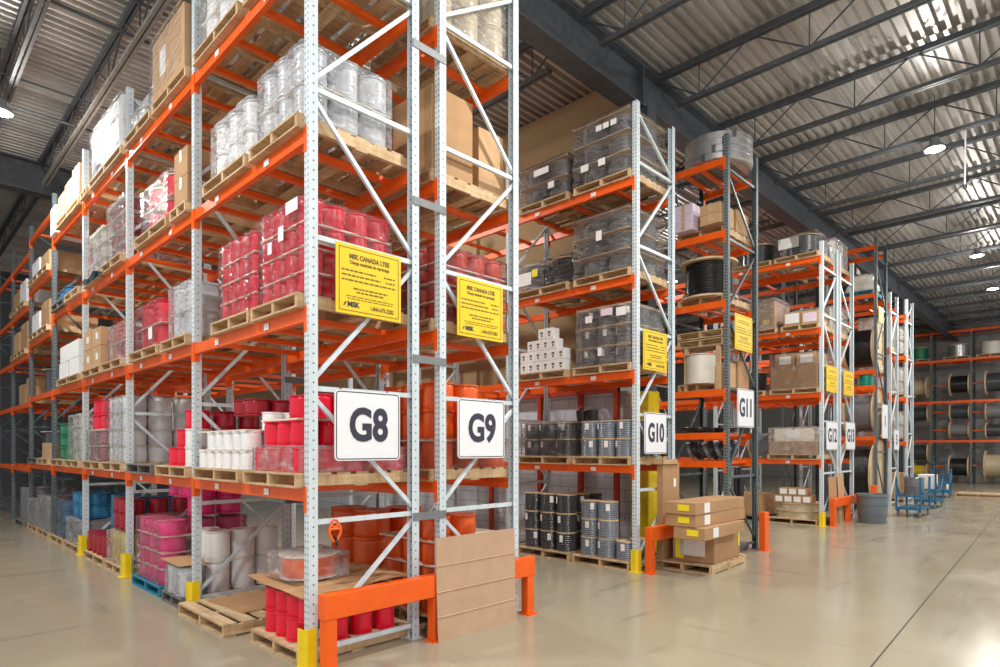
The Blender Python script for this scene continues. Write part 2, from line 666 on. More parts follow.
ORD = ['first', 'second', 'third', 'fourth', 'fifth', 'sixth', 'seventh', 'eighth', 'ninth', 'tenth', 'eleventh', 'twelfth']


def tiername(k, n):
    return 'only' if n == 1 else 'bottom' if k == 0 else 'top' if k == n - 1 else ORD[k] if n != 3 else 'middle'


# ------------------------------------------------------------------ room shell
fl = MB().add([(-9, -9, 0), (38, -9, 0), (38, 24, 0), (-9, 24, 0)], [(0, 1, 2, 3)]).build('floor', 'concrete')
struct(fl)
j = MB().box(-3, -.006, 0, 32, .006, .0015).build('floor_joint', 'joint')
j.location = (3.07, -3.09, 0.0006)
j.rotation_euler = (0, 0, math.atan2(.57, 12.54))
struct(j)

ZD = 8.0
prof = []
v = -9.0
PITCH = .16
while v < 24:
    prof += [(v, ZD), (v + .05, ZD), (v + .064, ZD + .08), (v + .146, ZD + .08)]
    v += PITCH
mb = MB()
n = len(prof)
mb.v = [(-9, a, z) for a, z in prof] + [(38, a, z) for a, z in prof]
mb.f = [(i, i + 1, n + i + 1, n + i) for i in range(n - 1)]
struct(mb.build('ceiling', 'deck'))
struct(MB().box(-9, -9, ZD + .14, 38, 24, ZD + .24).build('roof_slab', 'darkwall'))
struct(MB().box(37, -9, 0, 37.3, 24, ZD + .1).build('wall_far', 'palewall'))
struct(MB().box(-9, 23.6, 0, 38, 24, ZD + .1).build('wall_back', 'darkwall'))
struct(MB().box(6.55, 1.25, 0, 6.75, 23.6, 2.95).build('wall_partition', 'block'))
struct(MB().box(6.55, 1.25, 2.95, 6.75, 23.6, ZD).build('wall_partition_upper', 'tan'))


def ibeam(name, axis, t0, t1, c, z0, z1, w, mat='steel', tf=.03, tw=.02):
    mb = MB()
    poly = [(c - w / 2, z0), (c + w / 2, z0), (c + w / 2, z0 + tf), (c + tw / 2, z0 + tf), (c + tw / 2, z1 - tf), (c + w / 2, z1 - tf), (c + w / 2, z1),
            (c - w / 2, z1), (c - w / 2, z1 - tf), (c - tw / 2, z1 - tf), (c - tw / 2, z0 + tf), (c - w / 2, z0 + tf)]
    mb.prism(poly, axis, t0, t1)
    return struct(mb.build(name, mat))


GV = (1.10, 12.3)
for gv in GV:
    ibeam('roof_girder', 0, -9, 37, gv, 7.26, 7.94, .32)


def column(x, y, h=7.26):
    mb = MB()
    w, t = .13, .015
    poly = [(x - w, y - w), (x + w, y - w), (x + w, y - w + t), (x + t, y - w + t), (x + t, y + w - t), (x + w, y + w - t), (x + w, y + w), (x - w, y + w),
            (x - w, y + w - t), (x - t, y + w - t), (x - t, y - w + t), (x - w, y - w + t)]
    mb.prism(poly, 2, 0, h)
    return struct(mb.build('steel_column', 'steel'))


column(6.45, .95)
column(6.65, 12.3)
column(15.8, 1.12)
column(24.8, 1.12)
# stiffener plate where the column meets the girder
struct(MB().box(6.43, .97, 7.29, 6.47, 1.27, 7.91).build('girder_stiffener', 'steel'))


def joist(u, v0, v1, chord='steel', depth=.66):
    root = empty('roof_joist', (u, 0, 0))
    root['kind'] = 'structure'
    zt, zb = ZD - .035, ZD - depth
    t = MB()
    for s in (-1, 1):
        t.box(s * .012 - .045 * (s < 0), v0, zt - .06, s * .012 + .045 * (s > 0), v1, zt + .03)
    t.build('top_chord', 'steel', root)
    mb = MB()
    for s in (-1, 1):
        mb.box(s * .012 - .04 * (s < 0), v0 + .45, zb, s * .012 + .04 * (s > 0), v1 - .45, zb + .06)
    mb.build('bottom_chord', chord, root)
    w = MB()
    k = max(2, round((v1 - v0) / 1.7))
    st = (v1 - v0) / k
    for i in range(k):
        a = v0 + i * st
        w.tube([(0, a + .06, zt - .05), (0, a + st / 2, zb + .05)], .014, 5)
        w.tube([(0, a + st / 2, zb + .05), (0, a + st - .06, zt - .05)], .014, 5)
        w.tube([(0, a + st / 2, zb + .05), (0, a + st / 2, zt - .05)], .010, 5)
    w.build('web_rods', 'steel', root)
    return root


for u in (-5.4, -3.1, -.84, .22, 2.55, 4.75, 6.95, 9.17, 11.15, 13.25, 15.4, 17.6, 19.8, 22, 24.2, 26.4, 28.6, 30.8, 33, 35.2):
    joist(u, GV[0], GV[1], 'palesteel' if abs(u - .22) < .01 else 'steel')
for u in (-3.1, -.84, .22, 2.55, 4.75):
    joist(u, GV[1], 23.5)
for u in (2.7, 4.8, 6.95, 9.17, 11.15, 13.25, 15.4, 17.6, 19.8, 22, 24.2, 26.4, 28.6, 30.8, 33, 35.2):
    joist(u, -8.9, GV[0])
# bridging rods across the joists
for bv, u0, u1 in ((5.2, -6, 6.7), (8.6, -6, 6.7), (-3.7, 2.7, 35.2)):
    root = empty('roof_bridging', (0, bv, 0))
    root['kind'] = 'structure'
    MB().tube([(u0, 0, ZD - .60), (u1, 0, ZD - .60)], .022, 6).build('lower_rod', 'steel', root)
    MB().tube([(u0, 0, ZD - .10), (u1, 0, ZD - .10)], .018, 6).build('upper_rod', 'steel', root)
    if bv < 0:
        x = MB()
        us = [6.95, 9.17, 11.15, 13.25, 15.4, 17.6, 19.8, 22, 24.2, 26.4, 28.6]
        for a, c in list(zip(us, us[1:]))[1::2]:
            x.tube([(a, 0, ZD - .60), (c, 0, ZD - .10)], .014, 5)
            x.tube([(a, 0, ZD - .10), (c, 0, ZD - .60)], .014, 5)
        x.build('cross_rods', 'steel', root)


# ------------------------------------------------------------------ lamps
M['lens'] = emit_mat('lamp lens', (1, .98, .95), 40)


def highbay(x, y, z, label):
    r = empty('high_bay_lamp', (x, y, z), 0, label, 'ceiling lamp', 'round high bay lamps under the roof')
    MB().lathe([(0, .20), (.07, .20), (.08, .10), (.15, .06), (.16, .0), (.145, 0), (.0, .02)], 20).build('housing', 'galv', r, 40)
    MB().lathe([(0, .012), (.14, .012), (.14, .0), (.11, -.015), (0, -.02)], 20).build('lens', 'lens', r, 40)
    MB().tube([(0, 0, .19), (0, 0, ZD - z + .07)], .008, 6).build('hanger', 'steel', r)
    ld = bpy.data.lights.new('high_bay_light', 'AREA')
    ld.shape = 'DISK'
    ld.size = .30
    ld.energy = LAMP_W
    ld.color = LAMP_COL
    lo = bpy.data.objects.new('high_bay_light', ld)
    COL.objects.link(lo)
    lo.parent = r
    lo.location = (0, 0, -.03)
    pd = bpy.data.lights.new('high_bay_glow', 'POINT')
    pd.shadow_soft_size = .10
    pd.energy = GLOW_W
    pd.color = LAMP_COL
    po = bpy.data.objects.new('high_bay_glow', pd)
    COL.objects.link(po)
    po.parent = r
    po.location = (0, 0, -.13)
    return r


highbay(10.95, -2.22, 7.05, 'bright round lamp hanging highest in the photo above the main aisle')
highbay(18.93, -1.89, 7.0, 'bright round lamp, middle one of three down the main aisle')
highbay(23.7, -1.75, 7.0, 'bright round lamp farthest down the main aisle, lowest in the photo')
highbay(-.95, 8.04, 7.0, 'bright round lamp above the side aisle left of the G8 rack')
# unseen lamps added to light the place, some continuing the rows, others off them
for i, (x, y) in enumerate(((2.9, -2.5), (-4.5, -2.5), (-3.2, 2.5), (3.55, 5.5), (29.2, -3.8), (6.4, -6.5), (-1.5, -6.2), (14.9, -6.5), (10.3, 6), (15.6, 5.5))):
    highbay(x, y, 7.05, 'round high bay lamp out of view, added to light the racks and aisles')


# ------------------------------------------------------------------ pallet racks
PW = .075


def frame(root, v, depth, h, pm, bm, flip, zs=None):
    fr = empty('upright_frame', (0, v, 0))
    fr.parent = root
    p = MB()
    t = .006
    # C-shaped post, open towards the inside of the frame
    for k, x in enumerate((0, depth - PW)):
        p = MB()
        p.box(0, 0, .01, PW, t, h)
        p.box(0, PW - t, .01, PW, PW, h)
        if k == 0:
            p.box(0, t, .01, t, PW - t, h)
        else:
            p.box(PW - t, t, .01, PW, PW - t, h)
        p.box(-.02, -.02, 0, PW + .02, PW + .02, .01)
        p.build('post', pm, fr, loc=(x, 0, 0))
    zs = zs or [.12, 1.12, 2.17, 3.36, 4.52, 5.68]
    x0, x1, y = PW * .6, depth - PW * .6, PW * .35
    for i, z in enumerate(zs):
        MB().box(x0, y - .004, z - .02, x1, y + .026, z + .02).build('horizontal_brace', bm, fr)
        nz = zs[i + 1] if i + 1 < len(zs) else h - .05
        if nz - z > .5:
            a, c = (x0, x1) if (i + flip) % 2 else (x1, x0)
            MB().bar((a, y + .012, z + .06), (c, y + .012, nz - .06), .028, .034).build('diagonal_brace', bm, fr)
    return fr


def beam(root, v0, v1, z, x0, front, mat='orange', hh=.105):
    """step beam with hooked end plates; front = -1 faces -u, +1 faces +u"""
    mb = MB()
    xa, xb = (x0, x0 + .05)
    mb.box(xa, v0, z - hh, xb, v1, z)
    for v, s in ((v0, 1), (v1, -1)):
        xf0, xf1 = (xa - .008, xa) if front < 0 else (xb, xb + .008)
        va, vc = (v - .038, v + .002) if s > 0 else (v - .002, v + .038)
        mb.box(xf0, va, z - .19, xf1, vc, z + .015)
        ya, yb = (v + .0005, v + .004) if s > 0 else (v - .004, v - .0005)
        mb.box(xa - .008 if front < 0 else xa, ya, z - .19, xb if front < 0 else xb + .008, yb, z + .015)
    return mb.build('beam', mat, root)


def rack(name, u0, depth, v0, bays, levels, h, label, group, post='post', brace='brace', mat='orange', flip=0, cross=4, tags=1, face=-1, bay=2.4253, skipbeam=(), zs=None, dark_from=99):
    root = empty(name, (u0, v0, 0), 0, label, 'pallet rack', group)
    for k in range(bays + 1):
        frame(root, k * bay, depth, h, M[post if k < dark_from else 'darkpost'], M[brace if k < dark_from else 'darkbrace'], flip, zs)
    lab = None
    for k in range(bays):
        lv = levels[k] if isinstance(levels[0], (list, tuple)) else levels
        a, c = k * bay + PW, (k + 1) * bay
        for q, z in enumerate(lv):
            for x0, fc in ((.004, -1), (depth - .054, 1)):
                if (k, q, fc) in skipbeam:
                    continue
                beam(root, a, c, z, x0, fc, mat)
            nc = cross if k < 3 else 2
            for i in range(nc):
                vv = a + (c - a) * ((i + .5) / nc)
                MB().box(.05, vv - .03, z - .05, depth - .05, vv + .03, z - .004).build('crossbar', mat, root)
            if k < tags:
                for i, fr in enumerate((.28, .74)):
                    x = -.001 if face < 0 else depth + .001
                    MB().box(min(x, x - face * -.003), a + (c - a) * fr - .045, z - .085, max(x, x - face * -.003), a + (c - a) * fr + .045, z - .03).build('beam_tag', 'paper', root)
    return root


ZL = [1.387, 2.797, 4.20, 5.626]
ZF = [1.30, 2.70, 3.77, 4.82, 5.95]
D = 1.07
GRP = 'orange and grey pallet racks'
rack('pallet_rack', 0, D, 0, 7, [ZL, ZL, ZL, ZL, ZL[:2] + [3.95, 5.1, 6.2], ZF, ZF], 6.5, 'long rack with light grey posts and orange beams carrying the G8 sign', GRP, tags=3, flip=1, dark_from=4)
g9 = rack('pallet_rack', 1.313, D, 0, 4, ZL, 6.5, 'orange-beamed rack with grey posts carrying the G9 sign', GRP, flip=0, tags=0, cross=3)
for z in (1.09, 2.5, 3.91, 5.31):
    MB().box(D - 1.313 - .07, -.009, z - .035, .07, -.001, z + .035).build('row_spacer', 'galv', g9)
    MB().box(D - 1.313 - .07, 2.4253 - .009, z - .035, .07, 2.4253 - .001, z + .035).build('row_spacer', 'galv', g9)
Z10 = [1.46, 2.78, 4.10, 5.46]
rack('pallet_rack', 5.0, 1.05, .2, 3, Z10, 6.5, 'orange-beamed rack with grey posts carrying the G10 sign', GRP, flip=1, tags=1, cross=3)
Z11 = [1.50, 1.95, 2.635, 4.03, 5.13, 6.27]
rack('pallet_rack', 6.98, 1.17, -.2, 1, Z11, 6.63, 'dark post rack with orange beams carrying the G11 sign', GRP, 'darkpost', 'darkbrace', flip=0, tags=0, cross=3, bay=.95, zs=[.12, 1.25, 2.65, 3.83, 5.0, 6.1])
Z12 = [1.45, 2.93, 4.35, 5.93]
rack('pallet_rack', 12.18, 1.07, 0, 2, Z12, 6.25, 'grey post rack carrying the G12 sign, big boxes on its shelves', GRP, flip=1, tags=1, cross=3, zs=[.12, 1.15, 2.30, 3.53, 4.65, 5.7])
rack('pallet_rack', 13.42, 1.10, 0, 2, Z12, 6.25, 'grey post rack carrying the G13 sign, backed onto the G12 rack', GRP, flip=0, tags=0, cross=2, zs=[.12, 1.15, 2.30, 3.53, 4.65, 5.7])
rack('pallet_rack', 16.66, 1.12, 0, 2, [2.03, 3.42, 3.85, 5.92, 7.22], 7.45, 'tall dark post rack behind the grey waste bin', GRP, 'darkpost', 'darkbrace', tags=0, cross=2, zs=[.12, 1.6, 2.92, 4.3, 5.55, 6.9])
rack('pallet_rack', 18.2, .9, 0, 2, [1.9, 3.3, 4.6, 5.9], 6.22, 'slim pale post rack just right of the tall dark post rack', GRP, tags=0, cross=2, flip=1)
rack('pallet_rack', 20.3, .85, 0, 2, [1.9, 3.3, 4.6, 5.9], 6.38, 'slim pale post rack last before the open far end', GRP, tags=0, cross=2)
FR = rack('reel_rack', 34.5, 1.07, -3.08, 4, [2.11, 4.03, 6.05, 7.45], 7.6, 'wide dark post rack of cable reels across the far end', GRP, 'darkpost', 'darkbrace', tags=0, cross=2, bay=1.60)

# ------------------------------------------------------------------ post protectors and end guards
def protector(u, v, label, h=.31):
    def mk():
        r = empty('post_protector')
        mb = MB()
        w = .105
        ch = .03
        poly = [(-.02, -.02 + ch), (-.02 + ch, -.02), (w - .02, -.02), (w - .02, -.01), (-.006 + ch * .7, -.01), (-.01, -.006 + ch * .7), (-.01, w - .02), (-.02, w - .02)]
        mb.prism(poly, 2, .012, h)
        mb.build('guard_angle', 'yellow', r)
        MB().box(-.05, -.05, 0, .1, .1, .012).build('base_plate', 'yellow', r)
        return r
    return place('prot', mk, (u - .045, v - .025, 0), label, 'post protector', 'yellow post protectors')


protector(0, 0, 'yellow protector on the G8 front corner post, nearest the camera', )
protector(0, 2.4253, 'yellow protector on the second G8 post, behind the empty pallet')
protector(0, 4.8506, 'yellow protector on the third G8 post, past the teal pallet')
protector(0, 7.2759, 'yellow protector on the fourth G8 post, farthest down the side aisle')
protector(5.0, .2, 'yellow protector on the G10 front post')
protector(12.18, 0, 'yellow protector on the G12 front post')


def guard(u0, u1, v, h, legs, label, w=.1, name='rack_end_guard'):
    r = empty(name, (u0, v, 0), 0, label, 'rack guard', 'orange rack end guards')
    MB().box(0, -.05, h - .19, u1 - u0, .05, h).build('rail', 'orange', r, bevel=.006)
    for x in legs:
        g = MB()
        g.box(x, -.045, .012, x + w, .045, h - .19)
        g.build('leg', 'orange', r, bevel=.005)
        MB().box(x - .02, -.075, 0, x + w + .02, .065, .012).build('foot_plate', 'orange', r)
    return r


guard(0.02, 1.19, -.15, .585, (.01, 1.06), 'orange end guard before the G8 rack, red reels behind it')
guard(1.25, 2.42, -.15, .585, (.02, 1.06), 'orange end guard mostly hidden by the leaning cardboard sheet')
guard(4.98, 5.90, .02, .63, (0, .8), 'orange end guard at the G10 rack behind the carton pallet', .115)
guard(12.3, 14.6, -.15, .60, (0, 1.1, 2.2), 'long orange three legged guard before the G12 and G13 racks', .14)


def bollard(u, v, w, h, label):
    r = empty('guard_bollard', (u, v, 0), 0, label, 'bollard', 'orange guard bollards')
    MB().box(0, -.05, .012, w, .05, h).build('plate', 'orange', r, bevel=.006)
    MB().box(-.02, -.08, 0, w + .02, .07, .012).build('foot_plate', 'orange', r)


bollard(7.98, -.33, .18, .64, 'single orange guard bollard at the foot of the G11 rack')
bollard(15.6, -.15, .26, .75, 'orange guard bollard beside the grey waste bin')

# yellow column cover
r = empty('column_cover', (6.45, .95, 0), 0, 'tall yellow cover round the steel column inside the G10 rack', 'column cover')
MB().box(-.17, -.17, 0, .17, .17, 2.62).build('cover', 'yellow', r, bevel=.02)
# red steel frame standing against the block wall
r = empty('wall_frame', (6.40, 1.45, 0), 0, 'red steel frame of uprights against the grey block wall', 'steel frame')
for v in (0, .75, 1.7, 3.0):
    MB().box(0, v, 0, .08, v + .08, 2.75).build('upright', 'redbeam', r)
MB().box(-.005, 0, 2.65, .085, 3.1, 2.77).build('top_rail', 'redbeam', r)


# ------------------------------------------------------------------ signs
def rrect(w, h, r, n=5):
    p = []
    for cx, cz, a0 in ((w / 2 - r, h / 2 - r, 0), (-w / 2 + r, h / 2 - r, 90), (-w / 2 + r, -h / 2 + r, 180), (w / 2 - r, -h / 2 + r, 270)):
        for i in range(n + 1):
            a = math.radians(a0 + 90 * i / n)
            p.append((cx + r * math.cos(a), cz + r * math.sin(a)))
    return p


def ringmesh(w, h, r, t, y0, y1):
    a, c = rrect(w, h, r), rrect(w - 2 * t, h - 2 * t, max(r - t, .002))
    n = len(a)
    mb = MB()
    vs = [(x, y0, z) for x, z in a] + [(x, y0, z) for x, z in c] + [(x, y1, z) for x, z in a] + [(x, y1, z) for x, z in c]
    fs = []
    for i in range(n):
        k = (i + 1) % n
        fs += [(i, k, n + k, n + i), (2 * n + i, 3 * n + i, 3 * n + k, 2 * n + k), (i, 2 * n + i, 2 * n + k, k), (n + i, n + k, 3 * n + k, 3 * n + i)]
    return mb.add(vs, fs)


def text(name, s, size, mat, parent, loc, sx=1.0, off=0.0, align='CENTER', ex=.0015):
    cu = bpy.data.curves.new(name, 'FONT')
    cu.body = s
    cu.size = size
    cu.offset = off
    cu.extrude = ex
    cu.align_x = align
    cu.align_y = 'CENTER'
    cu.resolution_u = 4
    cu.materials.append(M[mat])
    tmp = bpy.data.objects.new(name, cu)
    COL.objects.link(tmp)
    dg = bpy.context.evaluated_depsgraph_get()
    me = bpy.data.meshes.new_from_object(tmp.evaluated_get(dg))
    bpy.data.objects.remove(tmp)
    for q in me.vertices:
        q.co = (q.co.x * sx, -q.co.z, q.co.y)
    o = bpy.data.objects.new(name, me)
    COL.objects.link(o)
    o.parent = parent
    o.location = loc
    return o


def hanger(r, w, h, d):
    for x in (-w * .36, w * .36):
        MB().box(x - .012, .006, h / 2 - .03, x + .012, d + .024, h / 2 - .026).box(x - .012, d + .021, h / 2 - .03, x + .012, d + .024, h / 2 + .02).build('hanger', 'galv', r)


def row_sign(u, z, s, w=.63, h=.57, v=-.035, size=.37, label=None, sx=.82, d=None):
    r = empty('row_sign', (u, v, z), 0, label, 'sign', 'white row number signs')
    MB().prism(rrect(w, h, .035), 1, -.006, .006).build('panel', 'whitesign', r)
    ringmesh(w - .02, h - .02, .03, .008, -.0075, -.0058).build('border', 'ink', r)
    text('lettering', s, size, 'ink', r, (0, -.0085, -.005), sx, .012)
    hanger(r, w, h, d if d else -v)
    return r


row_sign(.515, 1.885, 'G8', label='white row sign reading G8 on the nearest rack end')
row_sign(1.815, 1.89, 'G9', label='white row sign reading G9 on the second rack end')
row_sign(5.435, 1.915, 'G10', .60, .58, v=.165, d=.035, sx=.70, size=.36, label='white row sign reading G10 above the tall carton')
row_sign(7.56, 2.35, 'G11', .64, .62, v=-.235, d=.035, sx=.75, size=.40, label='white row sign reading G11 on the dark post rack')
row_sign(12.70, 1.985, 'G12', .80, .64, sx=.85, size=.42, label='white row sign reading G12 by the long orange guard')
row_sign(14.1, 2.0, 'G13', .74, .66, sx=.8, size=.42, label='white row sign reading G13 right beside the G12 sign')
row_sign(17.35, 2.45, '1', .62, .95, sx=.9, size=.42, label='tall white sign with a single stroke on the tall dark rack')
row_sign(18.7, 1.95, '5', .6, .60, sx=.9, size=.40, label='small white sign low on the slim pale post rack')


def load_sign(u, z, w, h, label, v=-.035, full=True, d=None):
    r = empty('load_sign', (u, v, z), 0, label, 'sign', 'yellow load rating signs')
    MB().box(-w / 2, -.005, -h / 2, w / 2, .005, h / 2).build('panel', 'yellowsign', r)
    ringmesh(w - .05, h - .05, .004, .006, -.0065, -.0048).build('border', 'brownink', r)
    k = w / .63
    hanger(r, w, h, d if d else -v)
    if full:
        text('title_lettering', 'MSK CANADA LTEE', .054 * k, 'brownink', r, (0, -.0062, h * .335), .82, .0026, ex=.0008)
        text('subtitle_lettering', 'Charge maximale de rayonnage', .038 * k, 'brownink', r, (0, -.0062, h * .25), .80, .0013, ex=.0008)
        text('logo_lettering', 'MSK', .058 * k, 'ink', r, (-w * .25, -.0062, -h * .36), 1.0, .0028, ex=.0008)
        text('phone_lettering', '1-844-675-2282', .048 * k, 'brownink', r, (w * .19, -.0062, -h * .37), .76, .0014, ex=.0008)
        MB().prism([(-w * .40, -h * .385), (-w * .375, -h * .385), (-w * .345, -h * .33), (-w * .37, -h * .33)], 1, -.0062, -.0048).build('logo_slash', 'ink', r)
    rows = [(.13, -.42, .10), (.13, .22, .40), (.06, -.42, .17), (.06, .25, .40), (-.01, -.42, .19), (-.01, .20, .40), (-.12, -.25, .28), (-.17, -.2, .22), (-.24, -.36, .38), (-.275, -.34, .36)]
    if not full:
        rows += [(.33, -.3, .3), (.27, -.36, .36), (-.36, -.36, -.12), (-.36, -.02, .38)]
    mb = MB()
    q = random.Random(3)
    for z_, a, c in rows:
        x = a * w
        hh = .007 if z_ > -.2 else .004
        while x < c * w:
            l = q.uniform(.018, .05)
            mb.box(x, -.0060, z_ * h - hh, min(x + l, c * w), -.0048, z_ * h + hh)
            x += l + .008
    o = mb.build('small_print', 'brownink', r)
    o['kind'] = 'stuff'
    return r


load_sign(.525, 3.065, .63, .56, 'yellow load rating sign hanging above the G8 sign')
load_sign(1.80, 3.05, .61, .56, 'yellow load rating sign hanging above the G9 sign')
load_sign(5.425, 3.08, .64, .56, 'yellow load rating sign hanging above the G10 sign', v=.165, d=.035)
load_sign(7.48, 3.555, .66, .57, 'yellow load rating sign hanging above the G11 sign', v=-.235, full=False, d=.035)
load_sign(12.68, 3.25, .76, .58, 'yellow load rating sign hanging above the G12 sign', full=False)
load_sign(13.95, 3.25, .76, .58, 'yellow load rating sign hanging above the G13 sign', full=False)
load_sign(16.95, 5.35, .5, .42, 'small yellow sign high on the tall dark post rack', full=False)


# ------------------------------------------------------------------ pallets
PH = .118


def pallet(x, y, z, label, du=1.2, dv=1.0, mat='wood', rz=0, grp='wooden pallets', along=0):
    """stringers run along local x; (x, y) is the corner nearest the camera"""
    def mk():
        r = empty('pallet')
        t = MB()
        nb = 7
        bw = du / nb * .74
        for i in range(nb):
            a = i * (du - bw) / (nb - 1)
            t.box(a, 0, PH - .018, a + bw, dv, PH)
        t.build('top_planks', M[mat], r)
        for yv in (0, dv / 2 - .02, dv - .04):
            MB().box(.004, yv, .016, du - .004, yv + .04, PH - .018).build('stringer', 'plank' if mat == 'wood' else mat, r)
        t = MB()
        for a in (0, du / 2 - .07, du - .12):
            t.box(a, 0, 0, a + .12, dv, .016)
        for yv in (0, dv / 2 - .02, dv - .04):
            t.box(.004, yv, .013, du - .004, yv + .04, .016)
        t.build('bottom_planks', M[mat], r)
        return r
    return place(('pal', du, dv, mat), mk, (x, y, z + (.0015 if z else 0)), label, 'pallet', grp, (0, 0, rz))


# ------------------------------------------------------------------ reels
def plastic_reel(r, h, color, n=22, bulge=.0, flange=None, hollow=True):
    fl = plastic(flange or color)
    o = empty('cable_reel')
    t = .012 if h > .12 else .008
    rb = r * .93
    w = MB()
    pr = [(.0, t), (rb * .97, t)]
    for i in range(7):
        f = i / 6
        pr.append((rb + bulge * r * math.sin(PI * f) + (.003 if i % 2 else 0), t + .004 + (h - 2 * t - .008) * f))
    pr += [(rb * .97, h - t), (0, h - t)]
    w.lathe(pr, n).build('winding', plastic(color), o, 50)
    for z in (0, h - t):
        f = MB()
        f.lathe([(.22 * r, z), (r, z), (r, z + t), (.8 * r, z + t), (.78 * r, z + t * .6), (.22 * r, z + t * .6), (.22 * r, z)], n)
        f.build('flange', fl, o, 40)
    return o


def wooden_reel(r, h, color, n=28, barrel=.82, t=.016, rings=9):
    if r < .24:
        t = .010
    o = empty('cable_drum')
    w = MB()
    rb = r * barrel
    pr = [(0, t), (rb, t)]
    hh = h - 2 * t
    for i in range(rings):
        z0 = t + hh * i / rings
        pr += [(rb, z0 + hh / rings * .06), (rb + min(.012, hh / rings * .35), z0 + hh / rings * .5), (rb, z0 + hh / rings * .94)]
    pr += [(rb, h - t), (0, h - t)]
    w.lathe(pr, n).build('winding', plastic(color), o, 60)
    if r < .2:
        MB().box(-r - .004, -.028, h * .52, -r - .001, .028, h * .88).build('paper_tag', 'paper', o)
    for z in (0, h - t):
        f = MB()
        f.lathe([(.1 * r, z), (r, z), (r, z + t), (.1 * r, z + t), (.1 * r, z)], n)
        f.build('flange', 'ply', o, 40)
    return o


def film(desc, pts_xy, z0, z1, tiers, mat='film', seed=0, scallop=.02, label=None, group='stretch film round the loads', tags=()):
    """stretch film wound round a block of reels: pts_xy = (x0, y0, x1, y1, nx, ny)"""
    x0, y0, x1, y1, nx, ny = pts_xy
    q = random.Random(seed)
    rc = .07 if scallop else .015
    per = []

    def side(ax, ay, bx, by, k):
        nseg = max(6, k * 5)
        out = []
        nxn, nyn = (by - ay), -(bx - ax)
        l = math.hypot(nxn, nyn)
        nxn, nyn = nxn / l, nyn / l
        for i in range(nseg):
            f = (i + .5) / nseg
            s = -scallop * (1 - abs(math.sin(PI * f * k))) ** 1.5
            out.append((ax + (bx - ax) * f + nxn * s, ay + (by - ay) * f + nyn * s))
        return out

    def corner(cx, cy, a0):
        return [(cx + rc * math.cos(math.radians(a0 + i * 30)), cy + rc * math.sin(math.radians(a0 + i * 30))) for i in range(4)]
    per += corner(x0 + rc, y0 + rc, 180) + side(x0 + rc, y0, x1 - rc, y0, nx)
    per += corner(x1 - rc, y0 + rc, 270) + side(x1, y0 + rc, x1, y1 - rc, ny)
    per += corner(x1 - rc, y1 - rc, 0) + side(x1 - rc, y1, x0 + rc, y1, nx)
    per += corner(x0 + rc, y1 - rc, 90) + side(x0, y1 - rc, x0, y0 + rc, ny)
    n = len(per)
    cx, cy = (x0 + x1) / 2, (y0 + y1) / 2
    rows = max(4, tiers * (8 if mat == 'glossfilm' else 4))
    mb = MB()
    for j in range(rows + 1):
        f = j / rows
        pinch = 1.004 + .006 * abs(math.cos(PI * f * tiers)) - (.05 * abs(math.sin(PI * f * tiers)) ** .6 if mat == 'glossfilm' and not scallop else 0)
        for (px, py) in per:
            k = pinch + q.uniform(0, .004)
            mb.v.append((cx + (px - cx) * k, cy + (py - cy) * k, z0 + (z1 - z0) * f + q.uniform(-.004, .004)))
    for j in range(rows):
        for i in range(n):
            i2 = (i + 1) % n
            mb.f.append((j * n + i, j * n + i2, (j + 1) * n + i2, (j + 1) * n + i))
    top = rows * n
    b2 = len(mb.v)
    for (px, py) in per:
        mb.v.append((cx + (px - cx) * .82, cy + (py - cy) * .82, z1 + .012 + q.uniform(0, .012)))
    for i in range(n):
        i2 = (i + 1) % n
        mb.f.append((top + i, top + i2, b2 + i2, b2 + i))
    mb.v.append((cx, cy, z1 + .012))
    for i in range(n):
        mb.f.append((b2 + i, b2 + (i + 1) % n, len(mb.v) - 1))
    root = empty('stretch_wrap', (x0, y0, z0), 0, label or ('clear stretch film round the ' + desc), 'plastic film', group)
    mb.v = [(a - x0, c - y0, d - z0) for a, c, d in mb.v]
    mb.build('film', mat, root, 75)
    for (fx, fy, fz, w, h, m_) in tags:      # paper tag on the side (fx = 0) or the end (fy = 0), in fractions
        X, Y, Z = fx * (x1 - x0), fy * (y1 - y0), fz * (z1 - z0)
        if fx == 0:
            MB().box(-.012, Y - w / 2, Z - h / 2, -.010, Y + w / 2, Z + h / 2).build('paper_tag', m_, root)
        else:
            MB().box(X - w / 2, -.012, Z - h / 2, X + w / 2, -.010, Z + h / 2).build('paper_tag', m_, root)
    return root


